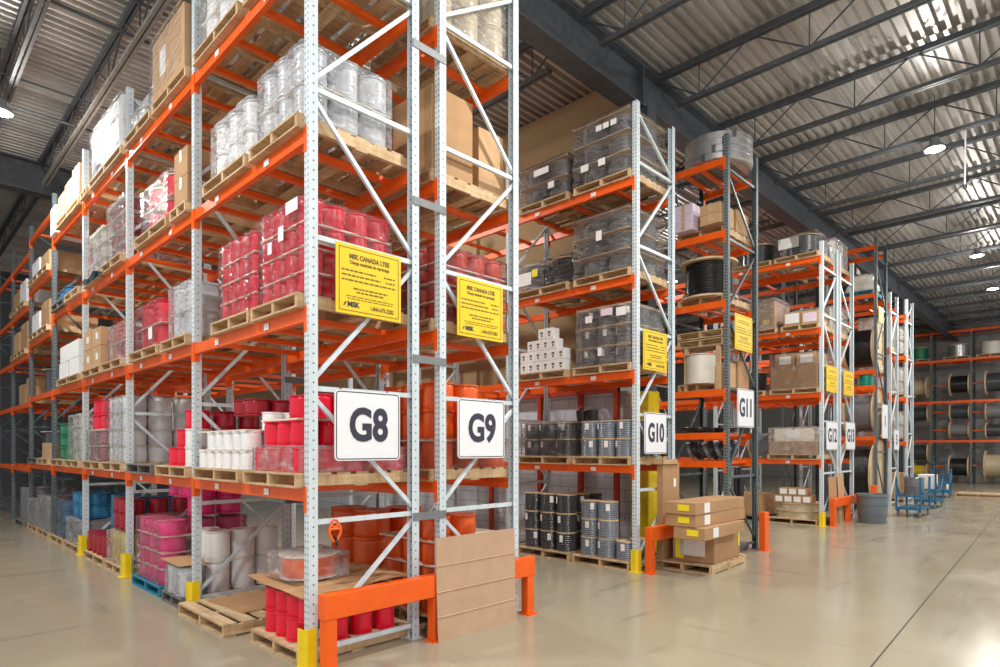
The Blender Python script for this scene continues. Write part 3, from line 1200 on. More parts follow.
def stack(x0, y0, z0, nx, ny, nt, px, py, r, h, kind, color, adj, desc, group, sep=None, show='uv', wrap=None, seed=1, jit=.006, skip=None, tags=(), gap=.008, barrel=.82, bulge=.02, flange=None, noun=None, overhang=.0, septag=None):
    """reels on end in tiers. i runs away from the side aisle (u), j away from the main aisle (v); only the faces the place shows are filled"""
    q = random.Random(seed)
    z = z0
    key = (kind, r, h, color, barrel, bulge, flange)
    noun = noun or ('reel' if kind == 'p' else 'drum')
    for k in range(nt):
        for i in range(nx):
            for jv in range(ny):
                on = ('u' in show and i == 0) or ('v' in show and jv == 0) or ('t' in show and k == nt - 1) or ('x' in show and i == nx - 1)
                if not on or (skip and skip(i, jv, k)):
                    continue
                if nx == 1 and ny == 1:
                    pos = ''
                elif i == 0 and jv == 0:
                    pos = ' at the corner,' if nx > 1 else ' nearest the main aisle,'
                elif i == 0:
                    pos = ' ' + ORD[jv] + ' on the side,'
                elif jv == 0:
                    pos = ' ' + ORD[i] + ' on the end,'
                else:
                    pos = ' inner row %s %s,' % (ORD[i], ORD[jv])
                tn = '' if nt == 1 else tiername(k, nt) + ' tier,'
                lab = ('%s %s,%s%s %s' % (adj, noun, (' ' + tn) if tn else '', pos, desc))
                if 'x' in show and 'u' not in show and i == nx - 1 and jv > 0:
                    lab = '%s %s, %s %s along far side, %s' % (adj, noun, tn, ORD[jv], desc)
                loc = (x0 + px * (i + .5) + q.uniform(-jit, jit), y0 + py * (jv + .5) + q.uniform(-jit, jit), z)
                if kind == 'p':
                    mk = lambda: plastic_reel(r, h, color, bulge=bulge, flange=flange)
                else:
                    mk = lambda: wooden_reel(r, h, color, barrel=barrel)
                place(key, mk, loc, ' '.join(lab.split()), 'cable reel' if kind == 'p' else 'cable drum', group, (0, 0, q.uniform(0, 6) if kind == 'p' else q.uniform(-.7, .9)))
        z += h + .001
        if sep and (k < nt - 1 or sep in ('tan', 'cap')):
            t = .016 if sep != 'tan' else .020
            o = MB().box(.016, .016, 0, nx * px + 2 * overhang - .016, ny * py + 2 * overhang - .016, t).build('layer_board', 'layer' if sep != 'tan' else 'tanboard', None, bevel=.003)
            o.location = (x0 - overhang, y0 - overhang, z)
            tag(o, '%s layer board above the %s tier, %s' % ('tan' if sep == 'tan' else 'pale', tiername(k, nt) if nt > 1 else 'only', desc), 'layer board', 'layer boards between tiers')
            z += t + .001
    if wrap:
        film(desc, (x0 - gap - overhang, y0 - gap - overhang, x0 + nx * px + gap + overhang, y0 + ny * py + gap + overhang, nx, ny), z0 + .004, z + .004, nt, wrap, seed, tags=tags, scallop=0.0 if overhang else .02)
    return z


def carton(x, y, z, du, dv, dz, label, rz=0, mat='card', group='cardboard cartons', tagside=None, cat='carton', tapeon=True):
    r = empty('carton', (x, y, z), rz, label, cat, group)
    MB().box(0, 0, 0, du, dv, dz).build('body', mat, r, bevel=.006)
    if tapeon:
        t = MB()
        t.box(-.0025, dv / 2 - .03, dz - .12, 0, dv / 2 + .03, dz)
        t.box(-.0025, dv / 2 - .03, dz, du + .0025, dv / 2 + .03, dz + .0025)
        t.box(du, dv / 2 - .03, dz - .12, du + .0025, dv / 2 + .03, dz)
        t.build('packing_tape', 'tape', r)
    for s in (tagside or []):
        side, a, b_, w, h, m_ = s
        nm = {'paper': 'paper_label', 'yellowtag': 'yellow_sticker', 'pinkpaper': 'paper_label'}.get(m_, 'paper_label')
        if side == 'u':
            MB().box(-.004, a - w / 2, b_ - h / 2, -.0005, a + w / 2, b_ + h / 2).build(nm, m_, r)
        else:
            MB().box(a - w / 2, -.004, b_ - h / 2, a + w / 2, -.0005, b_ + h / 2).build(nm, m_, r)
    return r

# ================================================================== loads on the G8 rack
G_RED = 'red reels on the G8 rack'
B = 2.4253


def on(z):
    return z + PH + .003


# ---- floor level
pallet(-.04, .10, 0, 'pallet under the red reels at the G8 front corner', 1.1, .86)
zt = stack(.0, .09, on(0), 4, 4, 2, .235, .2, .098, .19, 'p', 'red', 'red', 'under the cardboard sheet, G8 corner', G_RED, seed=2, jit=.004, bulge=.0)


def sheet(name, label, cat, pts, mat, loc, rz=0, th=.006, group=None):
    """a sagging board: grid of heights given row by row over a rectangle"""
    du, dv, rows = pts
    nu, nv = len(rows[0]), len(rows)
    mb = MB()
    for s in (0, 1):
        for a in range(nv):
            for c in range(nu):
                mb.v.append((du * c / (nu - 1), dv * a / (nv - 1), rows[a][c] + s * th))
    k = nu * nv
    for a in range(nv - 1):
        for c in range(nu - 1):
            i = a * nu + c
            mb.f.append((i, i + nu, i + nu + 1, i + 1))
            mb.f.append((k + i, k + i + 1, k + i + nu + 1, k + i + nu))
    ring = [c for c in range(nu)] + [a * nu + nu - 1 for a in range(1, nv)] + [(nv - 1) * nu + c for c in range(nu - 2, -1, -1)] + [a * nu for a in range(nv - 2, 0, -1)]
    for p, q in zip(ring, ring[1:] + ring[:1]):
        mb.f.append((p, q, k + q, k + p))
    o = mb.build(name, mat, None, 40)
    o.location = loc
    o.rotation_euler = (0, 0, rz)
    return tag(o, label, cat, group)


sheet('cardboard_sheet', 'brown cardboard sheet lying over the red reels by the G8 front post', 'cardboard sheet', (1.13, 1.02, [[-.015, .005, .0, .02, .03, .0], [.0, .003, .008, .01, .02, .0], [.0, .002, .004, .006, .004, .0], [.03, .02, .02, .01, .0, -.005]]), 'card', (-.01, .085, zt + .03))
zc = zt + .06
place('big orange wrapped', lambda: plastic_reel(.25, .20, 'orange', flange='cream'), (.38, .72, zc), 'wrapped orange reel with pale top lying on the brown cardboard sheet', 'cable reel', 'orange reels')
film('x', (.10, .44, .66, 1.0, 2, 2), zc + .002, zc + .21, 1, 'milkfilm', 5, label='clear film over the orange reel on the brown cardboard sheet')
pallet(-.17, 1.23, 0, 'bare pallet sticking out into the side aisle', 1.2, 1.16)
sheet('cardboard_sheet', 'brown cardboard sheet lying on the bare pallet', 'cardboard sheet', (.78, .80, [[0, 0, 0], [.0, .004, 0], [0, .0, .008]]), 'card', (.12, 1.50, PH + .002), .06)
pallet(.20, B + .13, 0, 'pallet under the two tier white reels past the bare pallet', 1.0, .70)
stack(.20, B + .13, on(0), 3, 2, 2, .285, .3, .135, .33, 'p', 'white', 'white', 'tall block behind the bare pallet', 'white reels on the G8 rack', seed=3, flange='cream', bulge=.0)
pallet(-.10, B + .10, 0, 'weathered pallet under the low wrapped load by the second G8 post', .28, .62, 'greywood')
stack(-.09, B + .13, on(0), 1, 2, 1, .25, .27, .12, .30, 'p', 'grey', 'grey', 'in the low wrapped load by the second G8 post', 'grey reels on the G8 rack', wrap='milkfilm', seed=4)
sheet('cardboard_sheet', 'small cardboard sheet on the low wrapped load by the second G8 post', 'cardboard sheet', (.30, .62, [[0, 0], [.01, .01]]), 'card', (-.11, B + .11, .455))
pallet(-.08, 3.30, 0, 'teal painted pallet under the pink reels', 1.1, 1.05, 'bluewood')
stack(-.05, 3.31, on(0), 3, 3, 4, .33, .33, .158, .17, 'p', 'pink', 'pink', 'block on the teal pallet', 'pink reels on the G8 rack', sep='layer', wrap='film', seed=6)
stack(.28, 3.31, .90, 2, 3, 2, .33, .33, .155, .20, 'p', 'pink', 'pink', 'heaped atop the teal pallet block', 'pink reels on the G8 rack', seed=7, show='vt')
pallet(-.06, 2 * B + .1, 0, 'pallet under the yellow reels past the third G8 post', 1.1, .8)
stack(-.03, 2 * B + .1, on(0), 3, 3, 2, .3, .27, .128, .21, 'p', 'yellow', 'yellow', 'wrapped block past the third G8 post', 'yellow reels on the G8 rack', wrap='milkfilm', seed=8)
stack(.0, 2 * B + .1, .58, 3, 3, 2, .3, .27, .13, .21, 'p', 'deepred', 'dark red', 'heaped on the yellow reels', 'dark red reels on the G8 rack', seed=9)
pallet(-.06, 2 * B + 1.0, 0, 'pallet under the tall dark red reels by the fourth G8 post', 1.1, 1.15)
stack(-.05, 2 * B + 1.02, on(0), 3, 4, 1, .3, .28, .13, .30, 'p', 'deepred', 'dark red', 'single row by the fourth G8 post', 'dark red reels on the G8 rack', seed=10)
stack(.25, 2 * B + 1.02, .45, 2, 3, 2, .36, .36, .17, .26, 'p', 'blue', 'blue', 'above the dark red row', 'blue reels on the G8 rack', seed=11, show='uv')
pallet(-.06, 3 * B + .1, 0, 'pallet under the first blue reel block past the fourth G8 post', 1.1, 1.05)
stack(-.03, 3 * B + .1, on(0), 2, 2, 2, .5, .5, .24, .20, 'p', 'steelgrey', 'grey blue', 'wrapped block past the fourth G8 post', 'grey blue reels on the G8 rack', wrap='milkfilm', seed=12)
stack(.0, 3 * B + .1, .56, 2, 2, 2, .5, .5, .24, .20, 'p', 'blue', 'blue', 'on the wrapped block past the fourth post', 'blue reels on the G8 rack', seed=13)
pallet(-.06, 3 * B + 1.3, 0, 'pallet under the farther blue reel block on the floor', 1.1, 1.0)
stack(-.03, 3 * B + 1.3, on(0), 2, 2, 3, .5, .5, .24, .22, 'p', 'navy', 'dark blue', 'farther block on the floor', 'dark blue reels on the G8 rack', wrap='film', seed=14)
for q, (v, dz, c) in enumerate(((4 * B + .15, .62, 'greycard'), (4 * B + 1.3, .5, 'greycard'))):
    pallet(-.06, v, 0, 'floor pallet under the %s grey wrapped cartons at the far end of G8' % ('nearer', 'farther')[q], 1.1, 1.0)
    for a in range(2):
        for k in range(2):
            carton(-.03, v + .02 + a * .5, on(0) + k * (dz / 2 + .004), .9, .48, dz / 2, 'carton, %s layer, %s of two along the side, %s wrapped floor load at far end' % (('lower', 'upper')[k], ('first', 'second')[a], ('nearer', 'farther')[q]), mat=c, group='wrapped cartons at the far end')
    film('x', (-.05, v, .9, v + 1.02, 2, 2), on(0), on(0) + dz + .02, 2, 'milkfilm', 20 + q, label='stretch film round the %s cartons on the floor at the far end of G8' % ('nearer', 'farther')[q], scallop=0)
pallet(-.1, 5 * B + .2, 0, 'floor pallet in the far dim bay of G8', 1.1, 1.0, 'greywood')
carton(0, 5 * B + .25, on(0), .9, .9, .7, 'dark carton on the floor in the far dim bay', mat='greycard')

# ---- first shelf
z = ZL[0]
pallet(-.06, .09, z, 'pallet on the first shelf at the G8 corner, crumpled film on it', 1.2, 1.0)
stack(.0, .09, on(z), 5, 4, 1, .2, .235, .112, .195, 'p', 'red', 'pinkish red', 'loosely wrapped row at the first shelf corner', G_RED, wrap='milkfilm', seed=21, jit=.012)
stack(.10, .40, on(z) + .21, 4, 3, 1, .25, .24, .118, .22, 'p', 'red', 'bright red', 'unwrapped row above the loosely wrapped row', G_RED, seed=22, sep='cap', show='uv')
stack(.15, .25, on(z) + .45, 2, 2, 1, .25, .24, .118, .20, 'p', 'red', 'bright red', 'highest row on first shelf behind corner post', G_RED, seed=23)
pallet(-.06, 1.2, z, 'pallet on the first shelf of G8 under the white reels', 1.2, 1.1)
stack(-.02, 1.12, on(z), 5, 6, 3, .2, .2, .097, .165, 'p', 'white', 'small white', 'stepped heap, first shelf', 'small white reels on the first shelf', seed=24, sep='layer', show='uv', skip=lambda i, j, k: (k == 2 and (j > 3 or i == 0)) or (k == 1 and j > 4), bulge=.0)
stack(.30, 1.75, on(z) + .53, 2, 2, 1, .26, .26, .125, .17, 'p', 'deepred', 'dark red', 'on top of the stepped white heap', 'dark red reels on the G8 rack', seed=25)
pallet(-.06, B + .1, z, 'first shelf pallet between second and third G8 posts under mixed reels', 1.2, 1.0)
stack(-.02, B + .1, on(z), 1, 3, 1, .28, .27, .13, .2, 'p', 'red', 'red', 'bottom of the red and white heap on first shelf', G_RED, seed=26, skip=lambda i, j, k: j == 0)
for q, (i, jv, k, c) in enumerate(((0, 0, 0, 'white'), (0, 1, 1, 'red'), (0, 0, 1, 'white'), (0, 0, 2, 'red'), (1, 0, 0, 'white'), (1, 0, 1, 'red'), (1, 0, 2, 'deepred'), (2, 0, 0, 'white'), (2, 0, 1, 'red'), (2, 0, 2, 'deepred'))):
    place(('p', .13, .2, c, 'mix'), lambda: plastic_reel(.13, .2, c), (-.02 + .28 * (i + .5), B + .1 + .27 * (jv + .5), on(z) + .202 * k), '%s reel of the red and white heap, %s tier, %s from the side' % ({'deepred': 'dark red'}.get(c, c), tiername(k, 3), ORD[i] if jv == 0 else 'second back'), 'cable reel', 'red and white heap on the first shelf')
pallet(-.06, B + 1.25, z, 'grey weathered pallet bare on the first shelf by the third post', 1.2, 1.0, 'greywood')
stack(.0, 2 * B + .14, on(z), 3, 3, 4, .325, .31, .152, .225, 'p', 'white', 'large white', 'tall block past third post, first shelf', 'large white reels on the first shelf', seed=27, bulge=.06, wrap='thinfilm', flange='cream')
pallet(-.06, 2 * B + .1, z, 'first shelf pallet under the four tier large white reels', 1.2, 1.0)
pallet(-.06, 2 * B + 1.2, z, 'first shelf pallet under the wrapped red block past the white reels', 1.2, 1.05)
stack(-.02, 2 * B + 1.22, on(z), 3, 2, 2, .42, .45, .205, .22, 'p', 'deepred', 'dull red', 'lower half of red block, first shelf', G_RED, seed=28, wrap='milkfilm', sep='cap')
stack(.0, 2 * B + 1.22, on(z) + .48, 2, 2, 2, .42, .45, .2, .22, 'p', 'red', 'bright red', 'upper half of red block, first shelf', G_RED, seed=29)
pallet(-.06, 3 * B + .1, z, 'first shelf pallet under the milky wrapped stack past the fourth post', 1.2, 1.0)
stack(-.02, 3 * B + .1, on(z), 2, 2, 4, .5, .45, .22, .17, 'p', 'cream', 'cream', 'milky wrapped stack past fourth post, first shelf', 'cream reels on the G8 rack', seed=30, wrap='milkfilm', sep='cap')
pallet(-.06, 3 * B + 1.25, z, 'first shelf pallet under the green reels', 1.2, 1.05)
stack(.0, 3 * B + 1.3, on(z), 2, 2, 3, .5, .45, .22, .21, 'p', 'green', 'green', 'block on the first shelf far along G8', 'green reels on the G8 rack', seed=31)
pallet(-.06, 4 * B + .2, z, 'first shelf pallet with a low carton, far along G8', 1.2, 1.0)
carton(0, 4 * B + .3, on(z), .8, .7, .3, 'low carton on the first shelf past the green reels', mat='card2')
pallet(-.06, 4 * B + 1.3, z, 'first shelf pallet under a dark drum far along G8', 1.2, 1.0, 'greywood')
place(('w', 'fd'), lambda: wooden_reel(.4, .55, 'dark'), (.5, 4 * B + 1.8, on(z)), 'dark drum on the first shelf far along G8', 'cable drum', 'dark drums far along G8')

# ---- second shelf
z = ZL[1]
pallet(-.06, .085, z, 'pallet under the near four tier red block on the second shelf', 1.2, .84)
stack(.0, .09, on(z), 4, 4, 4, .215, .205, .1, .178, 'p', 'red', 'red', 'near block on the second shelf, G8 corner', G_RED, sep='layer', wrap='film', seed=41, tags=((0, .42, .70, .09, .12, 'paper'), (0, .66, .60, .07, .10, 'paper'), (0, .20, .93, .20, .10, 'paper'), (.3, 0, .55, .3, .04, 'paper')))
pallet(-.06, .97, z, 'pallet under the far four tier red block on the second shelf', 1.2, .86)
stack(.0, .98, on(z), 4, 4, 4, .215, .205, .1, .165, 'p', 'red', 'red', 'far block on second shelf before second post', G_RED, sep='layer', show='u', wrap='film', seed=42)
pallet(-.06, B + .1, z, 'second shelf pallet under the milky wrapped grey block', 1.2, .8)
stack(.0, B + .1, on(z), 3, 2, 2, .36, .36, .17, .28, 'p', 'grey', 'grey', 'milky block past second post, second shelf', 'grey reels on the G8 rack', wrap='milkfilm', seed=43, sep='layer')
pallet(-.06, B + 1.05, z, 'second shelf pallet under the two tier red block', 1.2, 1.1)
stack(.0, B + 1.1, on(z), 2, 2, 2, .5, .5, .235, .27, 'p', 'red', 'red', 'two tier block before third post, second shelf', G_RED, sep='layer', wrap='film', seed=44, tags=((0, .3, .3, .14, .14, 'paper'),))
pallet(-.06, 2 * B + .1, z, 'second shelf pallet under the faded red block past the third post', 1.2, 1.0)
stack(.0, 2 * B + .12, on(z), 2, 2, 2, .45, .42, .2, .24, 'p', 'brick', 'faded red', 'block past third post, second shelf', G_RED, sep='layer', wrap='milkfilm', seed=45)
pallet(-.06, 2 * B + 1.2, z, 'second shelf pallet under the pale cartons', 1.2, 1.1)
for q, (dv_, k, hh, y) in enumerate(((.5, 0, .3, 0), (.5, 0, .3, .53), (.5, 1, .27, 0), (.44, 1, .3, .55))):
    carton(-.03, 2 * B + 1.24 + y, on(z) + k * .304, .8, dv_, hh, 'pale carton on the second shelf, %s layer, %s of two' % (('lower', 'upper')[k], ('nearer', 'farther')[q % 2]), mat='card2', group='pale cartons on the second shelf', tagside=[('u', .2, .15, .12, .1, 'paper')])
pallet(-.06, 3 * B + .15, z, 'second shelf pallet under the white boxes', 1.2, 1.6)
for q, (y, k) in enumerate(((0, 0), (.78, 0), (0, 1), (.7, 1))):
    carton(-.03, 3 * B + .2 + y, on(z) + k * .284, .7, .68, .28, 'white box on the second shelf, %s layer, %s of two' % (('lower', 'upper')[k], ('nearer', 'farther')[q % 2]), mat='paper', group='white boxes on the second shelf', tapeon=False)
place(('w', 'fd'), None, (.5, 4 * B + .7, z + .001), 'dark drum nearer on the second shelf, far along G8', 'cable drum', 'dark drums far along G8')
place(('w', 'fd'), None, (.5, 4 * B + 1.7, z + .001), 'dark drum farther on the second shelf, far along G8', 'cable drum', 'dark drums far along G8')
carton(.1, 5 * B + .3, ZF[1], .8, .8, .6, 'brown carton nearer on the second shelf of the dim bay')
carton(.1, 5 * B + 1.3, ZF[1], .8, .8, .5, 'brown carton farther on the second shelf of the dim bay')

# ---- third shelf
z = ZL[2]
pallet(-.06, .085, z, 'pallet under the near white block on the third shelf', 1.2, .88)
stack(.0, .09, on(z), 3, 3, 2, .285, .28, .135, .285, 'p', 'grey', 'pale grey', 'near block, third shelf, G8 corner', 'grey reels on the G8 rack', sep='layer', wrap='milkfilm', seed=51)
pallet(-.06, 1.05, z, 'pallet under the far white block on the third shelf', 1.2, 1.0)
stack(.0, 1.06, on(z), 3, 3, 2, .31, .31, .145, .27, 'p', 'white', 'white', 'loosely wrapped far block on third shelf', 'white reels on the G8 rack', wrap='milkfilm', seed=52)
pallet(-.06, B + .1, z, 'third shelf pallet under the stacked brown cartons', 1.2, .5)
for k in range(2):
    carton(-.03, B + .12, on(z) + k * .302, .9, .40, .30, 'brown carton on the third shelf past the second post, %s of two' % ('lower', 'upper')[k], mat='card')
pallet(-.06, B + .72, z, 'third shelf pallet under the big red reels', 1.2, 1.2)
stack(.0, B + .74, on(z), 2, 2, 2, .56, .55, .265, .27, 'p', 'red', 'big red', 'block past brown cartons, third shelf', G_RED, sep='layer', wrap='film', seed=53, flange='cream')
pallet(-.06, 2 * B + .1, z, 'third shelf pallet under the four tier red block past the third post', 1.2, 1.0)
stack(.0, 2 * B + .12, on(z), 2, 2, 4, .47, .46, .22, .185, 'p', 'deepred', 'dull red', 'tall block past third post, third shelf', G_RED, sep='cap', wrap='milkfilm', seed=54, flange='cream')
pallet(-.06, 2 * B + 1.2, z, 'third shelf pallet under the cream wrapped block', 1.2, 1.0)
stack(.0, 2 * B + 1.22, on(z), 2, 2, 3, .47, .46, .22, .2, 'p', 'cream', 'cream', 'wrapped block on third shelf before fourth post', 'cream reels on the G8 rack', sep='cap', wrap='milkfilm', seed=55)
sheet('plastic_sheet', 'blue and white plastic sheet spilling over the third shelf beam', 'plastic sheet', (.25, 1.0, [[0, .0], [.05, .03], [-.02, .04], [.03, 0], [0, 0]]), plastic('blue'), (-.13, 2 * B + .98, z + .02))
pallet(-.06, 3 * B + .1, z, 'third shelf pallet under the dark red pair past the fourth post', 1.2, 1.0)
stack(.1, 3 * B + .15, on(z), 1, 1, 2, .6, .6, .28, .3, 'p', 'deepred', 'dark red', 'pair on third shelf past fourth post', 'dark red reels on the G8 rack', seed=56, flange='pink')
pallet(-.06, 3 * B + 1.2, z, 'third shelf pallet under the dark blue lump', 1.2, 1.0, 'greywood')
stack(.0, 3 * B + 1.3, on(z), 2, 2, 1, .45, .45, .2, .25, 'p', 'navy', 'dark blue', 'row on the third shelf far along G8', 'dark blue reels on the G8 rack', seed=57)
for q, (v, zz, c, hh) in enumerate(((4 * B + .3, 3.95, 'card', .5), (4 * B + 1.3, 3.95, 'paper', .42), (5 * B + .3, 3.77, 'card', .6), (5 * B + 1.3, 3.77, 'card2', .5), (4 * B + .3, 5.1, 'card2', .3), (4 * B + 1.3, 5.1, 'paper', .36), (5 * B + .4, 4.82, 'paper', .5), (5 * B + 1.4, 4.82, 'card', .4))):
    pallet(-.06, v - .05, zz, 'pallet in the dim far bays of G8, %s load up the far shelves' % ORD[q], 1.2, .95)
    carton(.0, v, on(zz), .8, .8, hh, '%s carton on the dim far shelves, %s load' % ({'card': 'brown', 'paper': 'white', 'card2': 'tan'}[c], ORD[q]), mat=c, group='cartons on the dim far shelves')

# ---- fourth shelf
z = ZL[3]
pallet(-.06, .085, z, 'pallet nearest the corner on the top shelf of G8', 1.2, 1.0)
pallet(-.06, 1.2, z, 'pallet under the wrapped white block on the top shelf of G8', 1.2, 1.1)
stack(.0, 1.22, on(z), 3, 3, 2, .33, .35, .16, .30, 'p', 'white', 'white', 'wrapped block on the top shelf of G8', 'white reels on the G8 rack', wrap='milkfilm', seed=61, sep='layer')
stack(.0, .10, on(z), 3, 3, 1, .33, .32, .15, .30, 'p', 'white', 'white', 'nearest row on the top shelf of G8', 'white reels on the G8 rack', wrap='milkfilm', seed=62)
pallet(-.06, B + .1, z, 'pallet under the huge brown carton on the top shelf', 1.2, 1.12)
carton(-.06, B + .12, on(z), 1.1, 1.05, .68, 'huge brown carton with torn film on the top shelf', mat='card2', tagside=[('u', .68, .34, .2, .3, 'paper')])
film('x', (-.085, B + .10, 1.065, B + 1.19, 2, 2), on(z), on(z) + .69, 2, 'film', 63, label='stretch film round the huge brown carton', scallop=0)
pallet(-.06, B + 1.3, z, 'top shelf pallet under the small grey wrapped load', 1.2, 1.05)
stack(.0, B + 1.32, on(z), 2, 2, 1, .5, .48, .23, .27, 'p', 'grey', 'grey', 'small wrapped load, top shelf, past huge carton', 'grey reels on the G8 rack', wrap='milkfilm', seed=64)
pallet(-.06, 2 * B + .1, z, 'top shelf pallet under the white boxes with blue print', 1.2, 1.7)
for q, (y, k) in enumerate(((0, 0), (.82, 0), (0, 1), (.82, 1))):
    o = carton(-.03, 2 * B + .14 + y, on(z) + k * .354, 1.0, .78, .35, 'white box with blue print, top shelf, %s layer, %s of two' % (('lower', 'upper')[k], ('nearer', 'farther')[q % 2]), mat='paper', group='white boxes on the top shelf', tapeon=False)
    MB().box(.15, -.003, .08, .75, -.0005, .17).build('blue_print', plastic('navy'), o)
    MB().box(-.003, .15, .08, -.0005, .55, .15).build('blue_print', plastic('navy'), o)
film('x', (-.05, 2 * B + .12, .99, 2 * B + 1.77, 2, 2), on(z), on(z) + .715, 2, 'film', 65, label='stretch film round the white boxes with blue print', scallop=0)
pallet(-.06, 3 * B - .45, z, 'top shelf pallet straddling the fourth post', 1.2, .40)
pallet(-.06, 3 * B + .1, z, 'top shelf pallet under the row of tan cartons', 1.2, 1.7)
for q in range(3):
    carton(-.03, 3 * B + .14 + q * .56, on(z), .9, .5, (.58, .5, .44)[q], 'tan carton on the top shelf past the fourth post, %s of three' % ORD[q], mat=('card2', 'card', 'card2')[q], group='tan cartons on the top shelf')
carton(-.05, 3 * B + 1.9, z + .001, .8, .42, .5, 'white sack-like box last on the top shelf', mat='paper', tapeon=False)
for q, v in enumerate((4 * B + .3, 4 * B + 1.3)):
    pass

# orange lifting clamp hanging from the G8 frame brace
r = empty('lifting_clamp', (.22, -.005, 1.10), 0, 'orange lifting clamp hanging from the G8 frame brace', 'lifting clamp')
r.scale = (.85, .85, .85)
mb = MB()
for s in (-1, 1):
    mb.tube([(s * .02, 0, .0), (s * .055, -.005, -.03), (s * .06, -.005, -.09), (s * .03, 0, -.145), (s * .012, 0, -.17)], .013, 8)
mb.tube([(-.055, -.005, -.05), (.055, -.005, -.05)], .012, 8)
mb.build('jaw_links', 'orange', r, 50)
ring = [(.035 * math.cos(a), 0, .0 + .035 * math.sin(a)) for a in [2 * PI * i / 16 for i in range(16)]]
MB().tube(ring, .011, 8, True).build('hanging_ring', 'orange', r, 50)
MB().tube([(.0, 0, -.12), (.02, 0, -.17), (.018, 0, -.215)], .014, 8).build('hook', 'black', r, 50)

# ================================================================== loads on the G9 rack
G_OR = 'orange reels on the G9 rack'
X9 = 1.30
pallet(X9, .10, 0, 'floor pallet under the near orange reels in G9', 1.1, 1.0)
stack(X9 + .02, .12, on(0), 3, 3, 4, .34, .3, .145, .215, 'p', 'orange', 'orange', 'floor block behind the leaning cardboard sheet', G_OR, seed=71, sep='layer', show='uvt', skip=lambda i, j, k: k == 3 and (i == 2 or j > 1))
pallet(X9, 1.2, 0, 'floor pallet under the farther orange reels in G9', 1.1, 1.0)
stack(X9 - .0, 1.22, on(0), 2, 2, 3, .46, .45, .21, .30, 'p', 'orange', 'orange', 'farther floor block in G9', G_OR, seed=72, show='uv')
z = ZL[0]
pallet(X9 - .02, .09, z, 'first shelf pallet under the orange reels of G9', 1.14, 1.0)
stack(X9 + .03, .10, on(z), 3, 3, 1, .35, .32, .155, .26, 'p', 'orange', 'orange', 'wrapped lower row, first shelf of G9', G_OR, seed=73, wrap='film', sep='cap')
stack(X9 + .03, .10, on(z) + .285, 3, 3, 2, .35, .32, .155, .27, 'p', 'orange', 'orange', 'above the wrapped row, first shelf of G9', G_OR, seed=74, show='uv', skip=lambda i, j, k: k == 1 and i == 2)
pallet(X9 - .02, 1.25, z, 'first shelf pallet under the brown cartons inside G9', 1.14, 1.0)
for q in range(2):
    carton(X9 + .02, 1.3 + q * .48, on(z), 1.0, .45, .38, 'brown carton inside G9 on the first shelf, %s of two' % ORD[q])
pallet(X9 - .02, B + .1, z, 'first shelf pallet inside G9 past the second frame', 1.14, 1.0)
z = ZL[1]
pallet(X9 - .02, .09, z, 'second shelf pallet under the brick red block of G9', 1.14, .95)
stack(X9 + .03, .10, on(z), 4, 4, 4, .25, .215, .104, .165, 'p', 'brick', 'brick red', 'block behind the G9 load sign', 'brick red reels on the G9 rack', seed=75, sep='layer', wrap='film')
pallet(X9 - .02, 1.25, z, 'second shelf pallet under the farther brown cartons of G9', 1.14, 1.0)
carton(X9 + .02, 1.3, on(z), 1.0, .9, .5, 'brown carton inside G9 on the second shelf')
pallet(X9 - .02, B + .1, z, 'second shelf pallet inside G9 past the second frame', 1.14, 1.0)
z = ZL[2]
pallet(X9 - .02, .09, z, 'third shelf pallet under the tall cartons of G9', 1.14, 1.0)
carton(X9 + .0, .10, on(z), .52, .62, .80, 'tall plain carton between the G8 and G9 rack backs', mat='card')
carton(X9 + .66, .16, on(z), .36, .50, .66, 'tall carton with dark stripe on the third shelf of G9', mat='card2')
carton(X9 + .62, .75, on(z), .40, .30, .30, 'yellow box on the third shelf of G9', mat='yellow', tapeon=False)
z = ZL[3]
pallet(X9 - .02, .09, z, 'top shelf pallet under the film wrapped load of G9', 1.14, 1.0)
stack(X9 + .02, .10, on(z), 3, 3, 2, .35, .32, .155, .34, 'p', 'tanline', 'tan', 'glossy load, top shelf of G9', 'tan reels on the G9 rack', seed=76, wrap='milkfilm')
pallet(X9 - .02, 1.25, z, 'top shelf pallet farther back in G9', 1.14, 1.0)
pallet(X9 - .02, 1.25, ZL[2], 'third shelf pallet farther back in G9', 1.14, 1.0)
carton(X9 + .02, 1.3, on(ZL[2]), 1.0, .9, .7, 'broad carton farther back on the third shelf of G9', mat='card')

# brown cardboard sheet leaning on the end guard
zz = [0, .21, .215, .22, .43, .435, .44, .66, .665, .67, .91]
yy = [0, .004, -.003, .004, .006, -.002, .006, .004, -.003, .004, 0]
o = MB().prism([(y - .005, z) for y, z in zip(yy, zz)] + [(y + .005, z) for y, z in list(zip(yy, zz))[::-1]], 0, 0, 1.0).build('cardboard_sheet', 'card3', None)
cr = MB()
o.location = (1.095, -.238, .0)
o.rotation_euler = (-.035, 0, 0)
tag(o, 'big creased brown cardboard sheet leaning on the G9 end guard', 'cardboard sheet')

